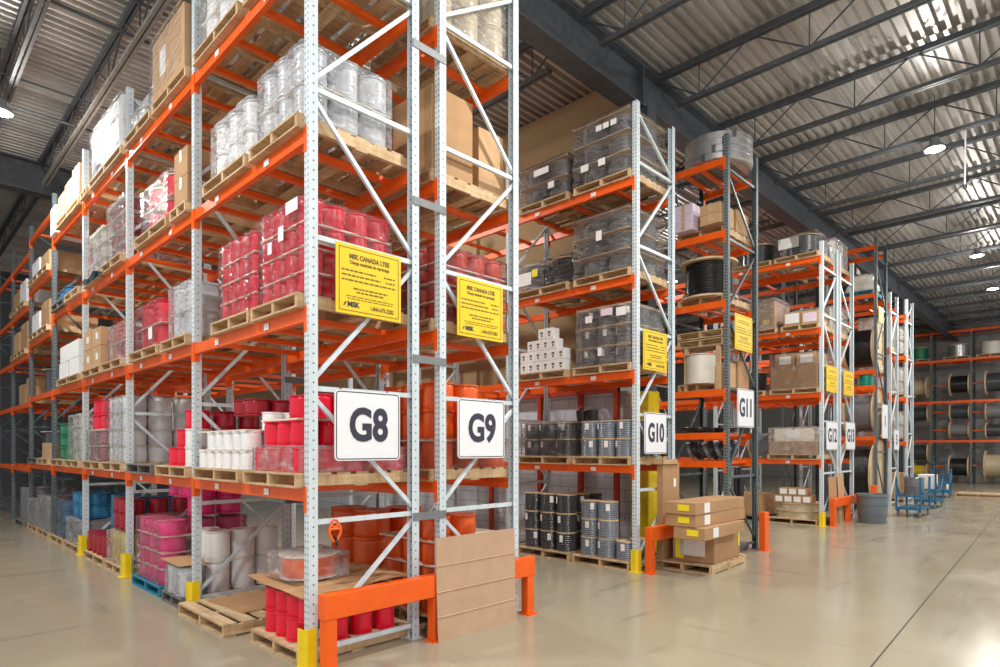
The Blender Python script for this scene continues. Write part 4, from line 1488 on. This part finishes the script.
# ================================================================== loads on the G10 rack
X10 = 4.62
before = {o.name for o in COL.objects}      # the block below is set out from the old corner of G10, then slid to its post
G_D = 'dark drums on the G10 rack'
pallet(X10, .10, 0, 'floor pallet under the low slate drums by the G10 post', 1.02, 1.0)
stack(X10 + .02, .10, on(0), 3, 3, 3, .32, .31, .15, .27, 'w', 'slate', 'slate', 'stepped block by the G10 post', G_D, seed=81, skip=lambda i, j, k: j == 0 and (k > 0 or i > 1) or (k == 2 and j == 1 and i > 1), barrel=.94)
pallet(X10, 1.16, 0, 'floor pallet under the farther black drums of G10', 1.02, 1.05)
stack(X10 + .02, 1.17, on(0), 3, 3, 3, .33, .33, .16, .29, 'w', 'dark', 'black', 'three tier block on the floor, G10', G_D, seed=82, barrel=.95)
z = Z10[0]
pallet(X10, .09, z, 'first shelf pallet under the slate drums of G10', 1.02, 1.0)
stack(X10 + .02, .10, on(z), 3, 3, 2, .32, .31, .15, .26, 'w', 'slate', 'slate', 'near block, first shelf, G10', G_D, seed=83, barrel=.94)
pallet(X10, 1.16, z, 'first shelf pallet under the wrapped brown drums of G10', 1.02, 1.05)
stack(X10 + .02, 1.17, on(z), 3, 3, 2, .33, .33, .16, .26, 'w', 'dark', 'black', 'brown tinted wrapped block, first shelf, G10', G_D, seed=84, wrap='film', barrel=.95)
for q in range(2):
    r = empty('bucket', (X10 + .2, .86 + .2 * q, on(z) + .54), 0, 'small black bucket on the first shelf drums of G10, %s of two' % ('nearer', 'farther')[q], 'bucket', 'black buckets')
    MB().lathe([(0, 0), (.075, 0), (.09, .15), (.082, .15), (.068, .01), (0, .01)], 18).build('shell', 'black', r, 40)
    MB().tube([(.09 * math.cos(a), 0, .15 + .07 * math.sin(a)) for a in [PI * i / 8 for i in range(9)]], .004, 5).build('bail', 'galv', r)
z = Z10[1]
pallet(X10, .09, z, 'second shelf pallet under the wrapped steel grey drums of G10', 1.02, 1.0)
stack(X10 + .03, .10, on(z), 3, 3, 3, .32, .32, .15, .26, 'w', 'steelgrey', 'steel grey', 'near wrapped block, second shelf, G10', G_D, seed=85, sep='tan', wrap='glossfilm', barrel=.965,
      tags=((0, .15, .85, .16, .12, 'paper'), (0, .4, .88, .2, .1, 'pinkpaper'), (0, .72, .8, .12, .1, 'paper'), (0, .52, .22, .07, .12, 'paper')))
pallet(X10, 1.22, z, 'second shelf pallet under the small white spool boxes', 1.02, 1.0)
k2 = 0
for k, (nb, off) in enumerate(((6, 0), (6, 0), (4, 1), (2, 1.5))):
    for q in range(nb):
        place('spoolbox', lambda: carton(0, 0, 0, .16, .148, .165, '', mat='paper', tapeon=False, tagside=[('u', .075, .10, .05, .03, 'brownink'), ('u', .075, .055, .03, .025, 'brownink')]), (X10 + .02, 1.25 + (q + off) * .152, on(z) + k * .168), 'small white printed box, %s layer, %s from the drum block' % (tiername(k, 4), ORD[q]), 'box', 'small white printed boxes of G10')
z = Z10[2]
pallet(X10, .09, z, 'third shelf pallet under the board-capped drums of G10', 1.02, .98)
stack(X10 + .05, .15, on(z), 2, 2, 3, .47, .45, .215, .265, 'w', 'steelgrey', 'dark grey', 'board-capped block, third shelf, G10', G_D, seed=86, sep='tan', wrap='glossfilm', barrel=.965, overhang=.045, tags=((0, .5, .62, .1, .14, 'paper'),))
pallet(X10, 1.18, z, 'third shelf pallet under the black drums in torn film', 1.02, 1.1)
place(('w', 'blk'), lambda: wooden_reel(.30, .42, 'black', barrel=.8), (X10 + .36, 1.398, on(z)), 'black drum in torn film on the third shelf of G10', 'cable drum', 'black drums in torn film')
place(('w', 'blk'), None, (X10 + .36, 2.02, on(z)), 'black drum with yellow tag farther on third shelf of G10', 'cable drum', 'black drums in torn film')
film('x', (X10 + .04, 1.70, X10 + .68, 2.34, 1, 1), on(z), on(z) + .435, 1, 'milkfilm', 87, label='milky film round the farther black drum of G10', tags=((0, .25, .6, .12, .12, 'yellowtag'), (0, .6, .45, .3, .2, 'paper')))
film('x', (X10 + .04, 1.10, X10 + .68, 1.695, 1, 1), on(z), on(z) + .43, 1, 'thinfilm', 88, label='thin torn film round the nearer black drum of G10')
z = Z10[3]
pallet(X10, .09, z, 'top shelf pallet under the three tier wrapped block of G10', 1.02, .98)
stack(X10 + .05, .15, on(z), 2, 2, 3, .47, .45, .215, .27, 'w', 'steelgrey', 'dark grey', 'three tier block, top shelf, G10', G_D, seed=89, sep='tan', wrap='glossfilm', barrel=.965, overhang=.045,
      tags=((0, .25, .82, .1, .08, 'paper'), (0, .38, .82, .1, .08, 'paper'), (0, .5, .82, .1, .08, 'paper'), (0, .45, .25, .12, .1, 'paper'), (0, .75, .25, .14, .1, 'paper')))
pallet(X10, 1.18, z, 'top shelf pallet under the two tier wrapped block of G10', 1.02, 1.0)
stack(X10 + .05, 1.24, on(z), 2, 2, 2, .47, .45, .215, .27, 'w', 'steelgrey', 'dark grey', 'two tier block, top shelf, G10', G_D, seed=90, sep='tan', wrap='glossfilm', barrel=.965, overhang=.045, tags=((0, .5, .75, .3, .1, 'paper'), (0, .3, .3, .12, .1, 'paper')))
for o in [o for o in COL.objects if o.name not in before and o.parent is None]:
    o.location.x += .34
    o.location.y += .2

# ================================================================== cartons on the pallet in the aisle
pallet(5.50, -.64, 0, 'pallet under the long cartons in front of the G10 rack', 1.30, .86, rz=.06)
carton(5.66, -.60, PH + .002, .98, .60, .38, 'big brown carton with shipping papers, bottom of the aisle carton pile', rz=.07, tagside=[('u', .31, .22, .36, .27, 'paper'), ('u', .50, .18, .12, .28, 'yellowtag'), ('v', .93, .25, .06, .2, 'yellowtag')])
zl = PH + .386
for q, (u, v, rz, l) in enumerate(((5.14, -.72, .03, 1.30), (5.12, -.60, .0, 1.54), (5.10, -.61, .01, 1.54))):
    carton(u, v, zl + q * .163, l, .44, .16, 'long flat carton with yellow sticker, %s of the aisle carton pile' % ('lowest long one', 'middle long one', 'topmost')[q], rz=rz, group='long flat cartons on the aisle pallet', tapeon=False,
           tagside=[('u', .17, .09, .16, .08, 'yellowtag'), ('v', .33, .08, .16, .13, 'paper')])
r = carton(5.50, .085, .002, .47, .10, 1.47, 'tall narrow carton with open flap standing by the G10 rack', tapeon=False, tagside=[('v', .33, 1.2, .07, .12, 'paper')])
MB().box(-.06, -.03, 1.474, .42, .115, 1.480).box(-.06, -.03, 1.48, -.054, .115, 1.56).box(-.06, -.03, 1.48, .36, -.024, 1.54).build('open_flap', 'card2', r)

# ================================================================== loads on the G11 rack
X11 = 6.90
z = Z11[5]
for q in range(4):
    r = place('silver coil', lambda: (lambda o: (MB().lathe([(.30, 0), (.52, 0), (.535, .012), (.535, .098), (.52, .11), (.30, .11), (.29, .055), (.30, 0)], 32).build('strip_winding', plastic('silver'), o, 40), MB().box(-.55, -.03, .002, -.535, .03, .108).build('strap', 'darkbrace', o), o)[-1])(empty('metal_coil')), (7.50, .20, z + .024 + .112 * q), 'silver metal coil on top of the G11 rack, %s of the stack' % tiername(q, 4), 'metal coil', 'silver metal coils', (0, 0, .3 * q))
sheet('board', 'dark board under the silver metal coils', 'board', (.95, .8, [[0, 0], [0, 0]]), 'greywood', (7.07, -.1, z + .016))
z = Z11[4]
pallet(7.07, -.09, z, 'pallet under the small pink and tan cartons of G11', 1.0, .8)
for k in range(3):
    carton(6.92, .36, on(z) + k * .142, .7, .34, .14, 'pale pink carton high in G11, %s of three' % tiername(k, 3), mat='pinkpaper', group='pale pink cartons in G11')
for k in range(2):
    carton(6.92, -.10, on(z) + k * .162, .5, .34, .16, 'tan carton high in G11 by the front post, %s of two' % ('lower', 'upper')[k], mat='card2', group='tan cartons in G11')
carton(7.5, -.10, on(z), .5, .4, .36, 'brown carton at the aisle end high in G11', mat='card')
z = Z11[3]
pallet(7.07, -.09, z, 'pallet under the black drum with wooden flanges of G11', 1.0, .8)
place('bigblack', lambda: wooden_reel(.46, .62, 'black', barrel=.78, t=.03, rings=14), (7.40, .32, on(z)), 'big black cable drum with wooden flanges in the G11 rack', 'cable drum')
z = Z11[2]
pallet(7.08, .03, z, 'pallet under the white spool of G11', .9, .68)
place('whitespool', lambda: plastic_reel(.29, .48, 'cream', bulge=.01), (7.25, .36, on(z)), 'white spool on the pallet above the coil shelf of G11', 'cable reel')
carton(7.55, -.12, z + .003, .42, .5, .5, 'brown carton behind the G11 load sign', mat='card')
carton(7.16, -.10, z + .003, .33, .12, .44, 'tan carton by the front post above the coil shelf', mat='card2')
for q, v in enumerate((.1, .45)):
    pallet(7.06, -.09, z + .72 + q * .133, 'bare pallet under the upper G11 beam, %s of two' % ('lower', 'upper')[q], 1.0, .8)
# two bearers carry those bare pallets
for q, x in enumerate((7.10, 7.98)):
    r = empty('timber_prop', (x, -.02, z), 0, 'timber prop under the bare pallets of G11, %s one' % ('side aisle', 'far')[q], 'timber')
    MB().box(-.03, 0, .002, .03, .06, .718).build('stud', 'plank', r)
    MB().box(-.03, .55, .002, .03, .61, .718).build('stud', 'plank', r)
z = Z11[1]


def coil(r, cs, n=5, sd=0):
    o = empty('cable_coil')
    q = random.Random(sd)
    mb = MB()
    for k in range(n):
        rr = r + q.uniform(-.03, .03)
        y = q.uniform(-.03, .03)
        mb.tube([(rr * math.cos(a), y + q.uniform(-.006, .006), rr * math.sin(a)) for a in [2 * PI * i / 26 for i in range(26)]], .017, 6, True)
    mb.build('turns', plastic(cs), o, 60)
    for a in (.6, 2.7, 4.6):
        tb = MB()
        c_ = Vector((r * math.cos(a), 0, r * math.sin(a)))
        tb.tube([tuple(c_ + Vector((.05 * math.cos(t) * math.cos(a), .05 * math.sin(t), .05 * math.cos(t) * math.sin(a)))) for t in [2 * PI * i / 10 for i in range(10)]], .006, 5, True)
        tb.build('cable_tie', 'black', o)
    return o


place('flatcoil', lambda: coil(.24, 'black', 6, 1), (7.25, .42, z + .055), 'black cable coil lying flat above the standing coils', 'cable coil', None, (PI / 2, 0, 0))
place('flatcoil', None, (7.75, .25, z + .055), 'black cable coil lying flat at the aisle end of G11', 'cable coil', None, (PI / 2, 0, 0))
z = Z11[0]
for q in range(7):
    c_ = ('black', 'slate', 'black', 'slate', 'dark', 'black', 'slate', 'black')[q]
    place(('coil', c_), lambda: coil(.135, c_, 5, q), (7.26, -.04 + q * .098, z + .175), 'standing %s cable coil on the low G11 shelf, %s from the front post' % ({'slate': 'blue grey'}.get(c_, c_), ORD[q]), 'cable coil', 'standing cable coils of G11', (-.42, 0, .2))
for q in range(3):
    c_ = ('black', 'slate', 'black')[q]
    place(('coilb', c_), lambda: coil(.13, c_, 5, 5 + q), (7.58 + .15 * q, .08 + .05 * q, z + .19), 'larger %s cable coil at the G11 end, %s of three' % ({'slate': 'blue grey'}.get(c_, c_), ORD[q]), 'cable coil', 'larger coils at the G11 end', (0, 0, 1.2))
r = empty('cable_bundle', (7.74, -.06, 0), 0, 'thick black cable bundle hanging down inside the G11 end', 'cable')
for i in range(7):
    q = random.Random(i)
    a, b_ = q.uniform(-.12, .12), q.uniform(-.03, .05)
    MB().tube([(a * .6, b_, 1.38), (a * 1.5, b_ - .02, 1.1), (a * 1.2 + .05, b_, .8), (a * .8 - .05, b_ + .02, .5), (a - .16, b_, .26), (a - .22, b_ + .02, .12 + .02 * i)], .032, 8).build('strand', 'black', r, 60)
pallet(7.08, -.09, 0, 'floor pallet under the dark drums of G11', .95, .8, 'greywood')
stack(7.10, -.08, on(0), 1, 2, 2, .42, .40, .185, .36, 'w', 'dark', 'black', 'floor block inside G11', 'dark drums of G11', seed=95)

# ================================================================== loads on the G12 and G13 racks
X12 = 12.14
z = Z12[3]
pallet(X12, .08, z, 'top shelf pallet under the paper tagged drum of G12', 1.1, .95)
place(('w', 'g12'), lambda: wooden_reel(.40, .46, 'dark', barrel=.86), (X12 + .46, .55, on(z)), 'paper tagged dark drum nearest the aisle, top of G12', 'cable drum', 'dark drums on top of G12')
place(('w', 'g12s'), lambda: wooden_reel(.18, .36, 'silver', barrel=.86), (X12 + 1.07, .30, on(z)), 'small silver drum behind the paper tagged drum of G12', 'cable drum')
o = MB().box(-.002, -.22, -.12, .002, .22, .12).build('paper_sheet', 'paper', None)
o.location = (X12 + .03, .72, on(z) + .30)
tag(o, 'white paper sheet taped to the drum on top of G12', 'paper')
film('x', (X12 + .03, .12, X12 + .89, .98, 1, 1), on(z), on(z) + .475, 1, 'thinfilm', 96, label='thin film round the paper tagged drum of G12')
pallet(X12, 1.10, z, 'top shelf pallet under the farther drum of G12', 1.1, .95)
place(('w', 'g12'), None, (X12 + .46, 1.55, on(z)), 'dark drum farther in on top of G12', 'cable drum', 'dark drums on top of G12')
z = Z12[2]
pallet(X12, .08, z, 'third shelf pallet under the two small cartons of G12', 1.1, .8)
carton(X12 + .02, .46, on(z), .6, .36, .30, 'carton with white label, farther of two on third shelf of G12', mat='card', tagside=[('u', .18, .16, .3, .22, 'paper')])
carton(X12 + .02, .08, on(z), .6, .36, .28, 'carton with pink label, nearer of two on third shelf of G12', mat='card2', tagside=[('u', .18, .14, .28, .2, 'pinkpaper')])
pallet(X12, .98, z, 'third shelf pallet under the crumpled film load of G12', 1.1, 1.0)
for a in range(2):
    carton(X12 + .04, 1.02 + a * .46, on(z), .9, .44, .62, 'brown carton inside the crumpled film load of G12, %s one' % ('nearer', 'farther')[a], mat='card', tagside=[('u', .2, .16, .14, .12, 'yellowtag')] if a == 0 else None)
film('x', (X12 + .01, .99, X12 + .98, 1.96, 2, 2), on(z), on(z) + .70, 2, 'milkfilm', 97, label='crumpled stretch film over the cartons on the third shelf of G12')
z = Z12[1]
pallet(X12, .08, z, 'second shelf pallet under the big wrapped carton of G12', 1.1, 1.05)
carton(X12 + .03, .10, on(z), 1.0, 1.0, .52, 'big wrapped carton on the second shelf of G12', mat='card')
carton(X12 + .05, .14, on(z) + .525, .8, .42, .26, 'carton with white label atop the big carton, nearer one', mat='card2', tagside=[('u', .2, .13, .26, .18, 'paper')])
carton(X12 + .05, .60, on(z) + .525, .8, .42, .28, 'carton with white label atop the big carton, farther one', mat='card', tagside=[('u', .2, .13, .26, .18, 'paper')])
film('x', (X12 + .01, .085, X12 + 1.06, 1.13, 2, 2), on(z), on(z) + .80, 2, 'film', 98, label='stretch film round the big carton on the second shelf of G12', scallop=0)
pallet(X12, 1.25, z, 'second shelf pallet under the grey drum of G12', 1.1, 1.0)
place(('w', 'g12'), None, (X12 + .5, 1.75, on(z)), 'dark drum farther in on the second shelf of G12', 'cable drum', 'dark drums inside G12')
z = Z12[0]
pallet(X12, .08, z, 'first shelf pallet under the shiny wrapped load of G12', 1.1, 1.1)
carton(X12 + .03, .10, on(z), 1.0, 1.05, .28, 'low brown carton at the bottom of the shiny wrapped load', mat='card')
carton(X12 + .08, .20, on(z) + .283, .8, .85, .30, 'grey carton at the top of the shiny wrapped load', mat='layer', tagside=[('u', .45, .17, .30, .2, 'paper')])
film('x', (X12 + .01, .09, X12 + 1.06, 1.16, 2, 2), on(z), on(z) + .60, 2, 'milkfilm', 99, label='shiny stretch film on the first shelf load of G12', scallop=0)
place(('w', 'axle'), lambda: wooden_reel(.34, .55, 'slate', barrel=.8, t=.03), (13.0, 1.86, z + .345), 'grey drum lying on its side on the first shelf of G12', 'cable drum', None, (PI / 2, 0, 0))
pallet(X12, .10, 0, 'floor pallet under the flat drums of G12', 1.1, 1.1)
place(('flat', 1), lambda: wooden_reel(.50, .17, 'tanline', barrel=.95), (X12 + .54, .66, on(0)), 'flat wide drum on the floor pallet of G12, lower one', 'cable drum', 'flat drums of G12')
place(('flat', 1), None, (X12 + .54, .66, on(0) + .172), 'flat wide drum on the floor pallet of G12, upper one', 'cable drum', 'flat drums of G12')
zb = on(0) + .346
for k, nb in enumerate((4, 3)):
    for q in range(nb):
        place('labelbox', lambda: carton(0, 0, 0, .34, .19, .17, '', mat='card', tapeon=False, tagside=[('u', .095, .085, .15, .12, 'paper')]), (X12 + .10, .26 + q * .2 + k * .1, zb + k * .172), 'small carton with white label on the flat drums, %s row, %s from the post' % (('lower', 'upper')[k], ORD[q]), 'carton', 'small labelled cartons of G12')
pallet(X12, 1.28, 0, 'floor pallet farther inside G12', 1.1, 1.0, 'greywood')
carton(X12 + .05, 1.35, on(0), .9, .8, .5, 'brown carton on the farther floor pallet of G12', mat='card')
# leaning cardboard behind the long guard
for q, (u, w, h, m_) in enumerate(((12.45, .62, 1.06, 'card'), (13.0, .55, 1.12, 'card2'))):
    o = MB().box(0, 0, 0, w, .012, h).build('cardboard_sheet', m_, None)
    o.location = (u, -.085 - .0 * q, .001)
    o.rotation_euler = (-.05, 0, 0)
    tag(o, ('brown', 'pale')[q] + ' cardboard sheet standing behind the long orange guard', 'cardboard sheet')
for q, z in enumerate(Z12[1:]):
    pallet(13.42, .10, z, 'pallet inside the G13 rack, %s loaded shelf up' % ORD[q], 1.1, 1.0)
    stack(13.45, .12, on(z), 2, 2, 2, .5, .47, .22, .3, 'w', 'cream', 'cream', '%s loaded shelf of G13' % ORD[q], 'cream reels in G13', seed=100 + q, show='v', wrap='milkfilm')

# ================================================================== tall dark rack, slim racks
z14 = [2.03, 3.42, 3.85, 5.92, 7.22]


def rolled(key, mk, loc, label, group='big cable drums along the main aisle'):
    return place(key, mk, loc, label, 'cable drum', group, (PI / 2, 0, 0))


rolled('big14', lambda: wooden_reel(.66, .75, 'black', barrel=.78, t=.04, rings=14), (17.25, .85, 3.85 + .665), 'big black drum on its side, upper level of the tall dark rack')
rolled('big14g', lambda: wooden_reel(.66, .75, 'steelgrey', barrel=.78, t=.04, rings=14), (17.25, .85, 2.03 + .665), 'big grey drum on its side, middle level of the tall dark rack')
rolled('big14h', lambda: wooden_reel(.97, .80, 'black', barrel=.80, t=.05, rings=16), (17.35, .90, .975), 'huge black drum standing on the floor under the tall dark rack')
for q in range(2):
    place('greenroll', lambda: plastic_reel(.17, .30, 'teal'), (16.85 + .40 * q, .30, 3.42 + .002), 'green roll on the narrow shelf of the tall dark rack, %s one' % ('nearer', 'farther')[q], 'cable reel', 'green rolls')
pallet(16.70, .10, 5.92, 'blue pallet high on the tall dark rack', 1.05, .8, 'bluewood')
r = empty('bulk_bag', (17.2, .48, 5.92 + PH + .001), 0, 'slumped white bulk bag on the blue pallet high up', 'bulk bag')
mb = MB()
q = random.Random(4)
n = 24
prof_ = [(0, 0), (.34, 0), (.42, .06), (.40, .18), (.33, .30), (.30, .38), (.36, .46), (.30, .5), (0, .47)]
mb.lathe(prof_, n)
mb.v = [(x * (1 + q.uniform(-.06, .06)), y * (1 + q.uniform(-.06, .06)), zz + (q.uniform(-.02, .03) if zz > .05 else 0)) for x, y, zz in mb.v]
mb.build('sack', plastic('cream'), r, 80)
for s in (-1, 1):
    MB().tube([(s * .26, 0, .42), (s * .34, 0, .56), (s * .42, .02, .66), (s * .36, .04, .52)], .03, 7).build('lifting_loop', plastic('cream'), r, 60)
for q, (u, z, nm) in enumerate(((18.25, 1.9, 'lowest'), (18.25, 3.3, 'middle'), (18.25, 4.6, 'upper'), (20.35, 1.9, 'lowest'), (20.35, 3.3, 'middle'), (20.35, 4.6, 'upper'))):
    which = ('first', 'last')[q // 3]
    pallet(u, .10, z, '%s shelf pallet of the %s slim pale rack' % (nm, which), .8, .9)
    stack(u + .02, .12, on(z), 1, 1, 2, .76, .76, .37, .42, 'w', 'cream', 'cream', '%s shelf of %s slim rack' % (nm, which), 'cream reels on the slim racks', seed=110 + q, wrap='milkfilm')
for q, u in enumerate((18.25, 20.35)):
    pallet(u, .10, 0, 'floor pallet of the %s slim pale rack' % ('first', 'last')[q], .8, .9)
    carton(u + .05, .15, on(0), .7, .7, .8, 'brown carton on the floor of the %s slim pale rack' % ('first', 'last')[q], mat='card2')

# ================================================================== far end rack of reels
far = [(.64, 4.85, .56, .80, 'black', 'black drum, second bay, upper bar'), (.64, 3.50, .43, .80, 'dark', 'black drum, second bay, middle bar'), (.70, 2.68, .0, 0, '', ''),
       (.66, .80, .58, .80, 'black', 'black drum with yellow flanges, second bay, low bar'), (2.25, 4.80, .55, .6, 'tanline', 'tan drum, first bay, upper bar'), (2.25, 3.45, .45, .7, 'dark', 'black drum, first bay, middle bar'),
       (2.25, 1.5, .5, .7, 'dark', 'black drum, first bay, lower bar'), (-.75, .88, .74, .85, 'tanline', 'huge tan drum, third bay, low bar'), (-.75, 4.85, .60, .8, 'dark', 'dark drum, third bay, upper bar'),
       (-.75, 3.46, .44, .8, 'steelgrey', 'grey drum, third bay, middle bar'), (.66, 2.60, .42, .8, 'steelgrey', 'grey drum, second bay, lower bar'), (2.25, .55, .42, .6, 'yellow', 'yellow drum, first bay, low bar'),
       (-.75, 2.56, .40, .8, 'dark', 'dark drum, third bay, lower bar')]
for v, zc_, rr, ln, c_, lab in far:
    if not rr:
        continue
    o = place(('far', rr, ln, c_), lambda: wooden_reel(rr, ln, c_, barrel=.72, t=.05, rings=8), (34.95, v + ln / 2, zc_), lab + ' of the far rack', 'cable drum', 'drums on bars across the far end', (PI / 2, 0, 0))
    k = math.floor((v + 3.08) / 1.6)
    a, c = -3.08 + 1.6 * k + .053, -3.08 + 1.6 * (k + 1) + .021
    MB().tube([(0, 0, v + ln / 2 - c), (0, 0, v + ln / 2 - a)], .035, 8).build('axle_bar', 'orange', o, 60)
for q, (v, c_) in enumerate(((.73, 'silver'), (-.55, 'cream'), (2.34, 'green'))):
    pallet(34.5, v - .52, 6.05, 'top pallet on the far rack under the %s drum' % ('silver', 'cream', 'green')[q], 1.1, 1.04)
    place(('fartop', c_), lambda: wooden_reel(.46, .62, c_, barrel=.85, t=.03), (35.0, v, 6.05 + PH + .001), '%s drum standing on the top level of the far rack' % c_, 'cable drum', 'drums on top of the far rack')

# ================================================================== bin, carts, loose pallet, cord
r = empty('waste_bin', (13.72, -.58, 0), 0, 'round slate grey waste bin at the end of the long orange guard', 'waste bin')
MB().lathe([(0, .0), (.27, 0), (.285, .03), (.315, .60), (.335, .61), (.335, .66), (.31, .66), (.30, .60), (.265, .04), (0, .03)], 28).build('tub', plastic('bin'), r, 40)
for z in (.18, .42):
    MB().lathe([(.29 + z * .04, z), (.305 + z * .04, z), (.305 + z * .04, z + .02), (.29 + z * .04, z + .02), (.29 + z * .04, z)], 28).build('rib', plastic('bin'), r, 40)
M['cartblue'] = plain('blue cart paint', (.015, .13, .27), .4)


def cart():
    r = empty('reel_cart')
    l, w = 1.12, .50
    f = MB()
    for z in (.20, .52):
        for y in (0, w):
            f.bar((0, y, z), (l, y, z), .04, .05)
        for x in (0, l):
            f.bar((x, 0, z), (x, w, z), .04, .05)
    f.build('base_frame', 'cartblue', r)
    MB().box(.0, .0, .20, l, w, .215).build('deck', 'cartblue', r)
    for x in (0, l):
        for y in (0, w):
            MB().bar((x, y, .16), (x, y, .98), .045, .045).build('corner_post', 'cartblue', r)
    for y in (0, w):
        MB().bar((0, y, .80), (.30, y, .54), .03, .04).build('brace', 'cartblue', r)
        MB().bar((l, y, .80), (l - .30, y, .54), .03, .04).build('brace', 'cartblue', r)
    for x in (.06, l - .06):
        for y in (.02, w - .02):
            c_ = MB().lathe([(0, -.02), (.06, -.02), (.075, -.012), (.075, .012), (.06, .02), (0, .02)], 18, Matrix.Translation((x, y, .076)) @ Matrix.Rotation(PI / 2, 4, 'X')).build('caster', 'galv', r, 40)
            MB().box(x - .03, y - .028, .09, x + .03, y + .028, .17).build('caster_fork', 'galv', c_)
    return r


place('cart', cart, (15.62, -1.17, 0), 'nearest blue reel cart beside the grey waste bin', 'reel cart', 'blue reel carts')
place('cart', None, (18.6, -1.0, 0), 'second blue reel cart behind the nearest one', 'reel cart', 'blue reel carts')
place('cart', None, (23.4, -.62, 0), 'farthest blue reel cart toward the far rack', 'reel cart', 'blue reel carts', (0, 0, .1))
r = empty('steel_drum', (16.20, -.93, .53), 0, 'grey steel tub cradled on the nearest blue reel cart', 'tub')
MB().lathe([(0, .0), (.20, 0), (.215, .02), (.225, .42), (.235, .43), (.22, .44), (.205, .05), (0, .03)], 26).build('shell', plastic('steelgrey'), r, 40)
MB().lathe([(.22, .2), (.234, .2), (.234, .225), (.22, .225), (.22, .2)], 26).build('hoop', plastic('steelgrey'), r, 40)
carton(18.75, -.95, .55, .5, .4, .4, 'pale blue crate on the second blue reel cart', mat='paper', tapeon=False)
pallet(24.6, -1.9, 0, 'loose pallet lying on the open floor before the far rack', 1.2, 1.3, 'wood')
r = empty('hand_truck', (28.2, .2, 0), 0, 'blue and white hand truck standing by the far rack', 'hand truck')
MB().tube([(0, 0, .12), (-.05, 0, .8), (-.22, 0, 1.35), (-.22, .4, 1.35), (-.05, .4, .8), (0, .4, .12)], .03, 8).build('tube_frame', 'cartblue', r, 60)
MB().box(-.02, .05, .03, .32, .35, .05).build('toe_plate', 'galv', r)
for y in (-.06, .42):
    MB().lathe([(0, -.03), (.12, -.03), (.13, 0), (.12, .03), (0, .03)], 18, Matrix.Translation((-.06, y, .13)) @ Matrix.Rotation(PI / 2, 4, 'X')).build('wheel', 'whitesign', r, 40)
r = empty('hanging_cord', (12.6, -2.45, 6.85), 0, 'pale cord hanging from the roof right of the main aisle lamps', 'cord')
MB().tube([(0, 0, 1.14), (.01, 0, .6), (.0, .01, 0)], .014, 6).build('cord', 'whitesign', r, 60)
MB().lathe([(0, -.06), (.03, -.06), (.035, 0), (.012, .02), (0, .02)], 12).build('plug', 'black', r, 40)

# ================================================================== the least visible reels, as one object
vs, fs, mi, mats = [], [], [], []
bpy.context.view_layer.update()
for o in [o for o in COL.objects if o.parent is None and o.get('label') in TAIL and o.name.startswith('cable_reel')]:
    for c_ in [c for c in COL.objects if c.parent == o]:
        mt = o.matrix_world @ c_.matrix_local
        k = len(vs)
        mat = c_.data.materials[0]
        if mat not in mats:
            mats.append(mat)
        vs += [tuple(mt @ q.co) for q in c_.data.vertices]
        for p in c_.data.polygons:
            fs.append(tuple(k + i for i in p.vertices))
            mi.append(mats.index(mat))
        bpy.data.objects.remove(c_)
    bpy.data.objects.remove(o)
me = bpy.data.meshes.new('hidden_reels')
me.from_pydata(vs, [], fs)
for m_ in mats:
    me.materials.append(m_)
me.polygons.foreach_set('material_index', mi)
me.shade_smooth()
me.set_sharp_from_angle(angle=math.radians(45))
o = bpy.data.objects.new('hidden_reels', me)
COL.objects.link(o)
tag(o, 'barely visible cable reels tucked behind the others throughout the racks', 'cable reels', None, 'stuff')
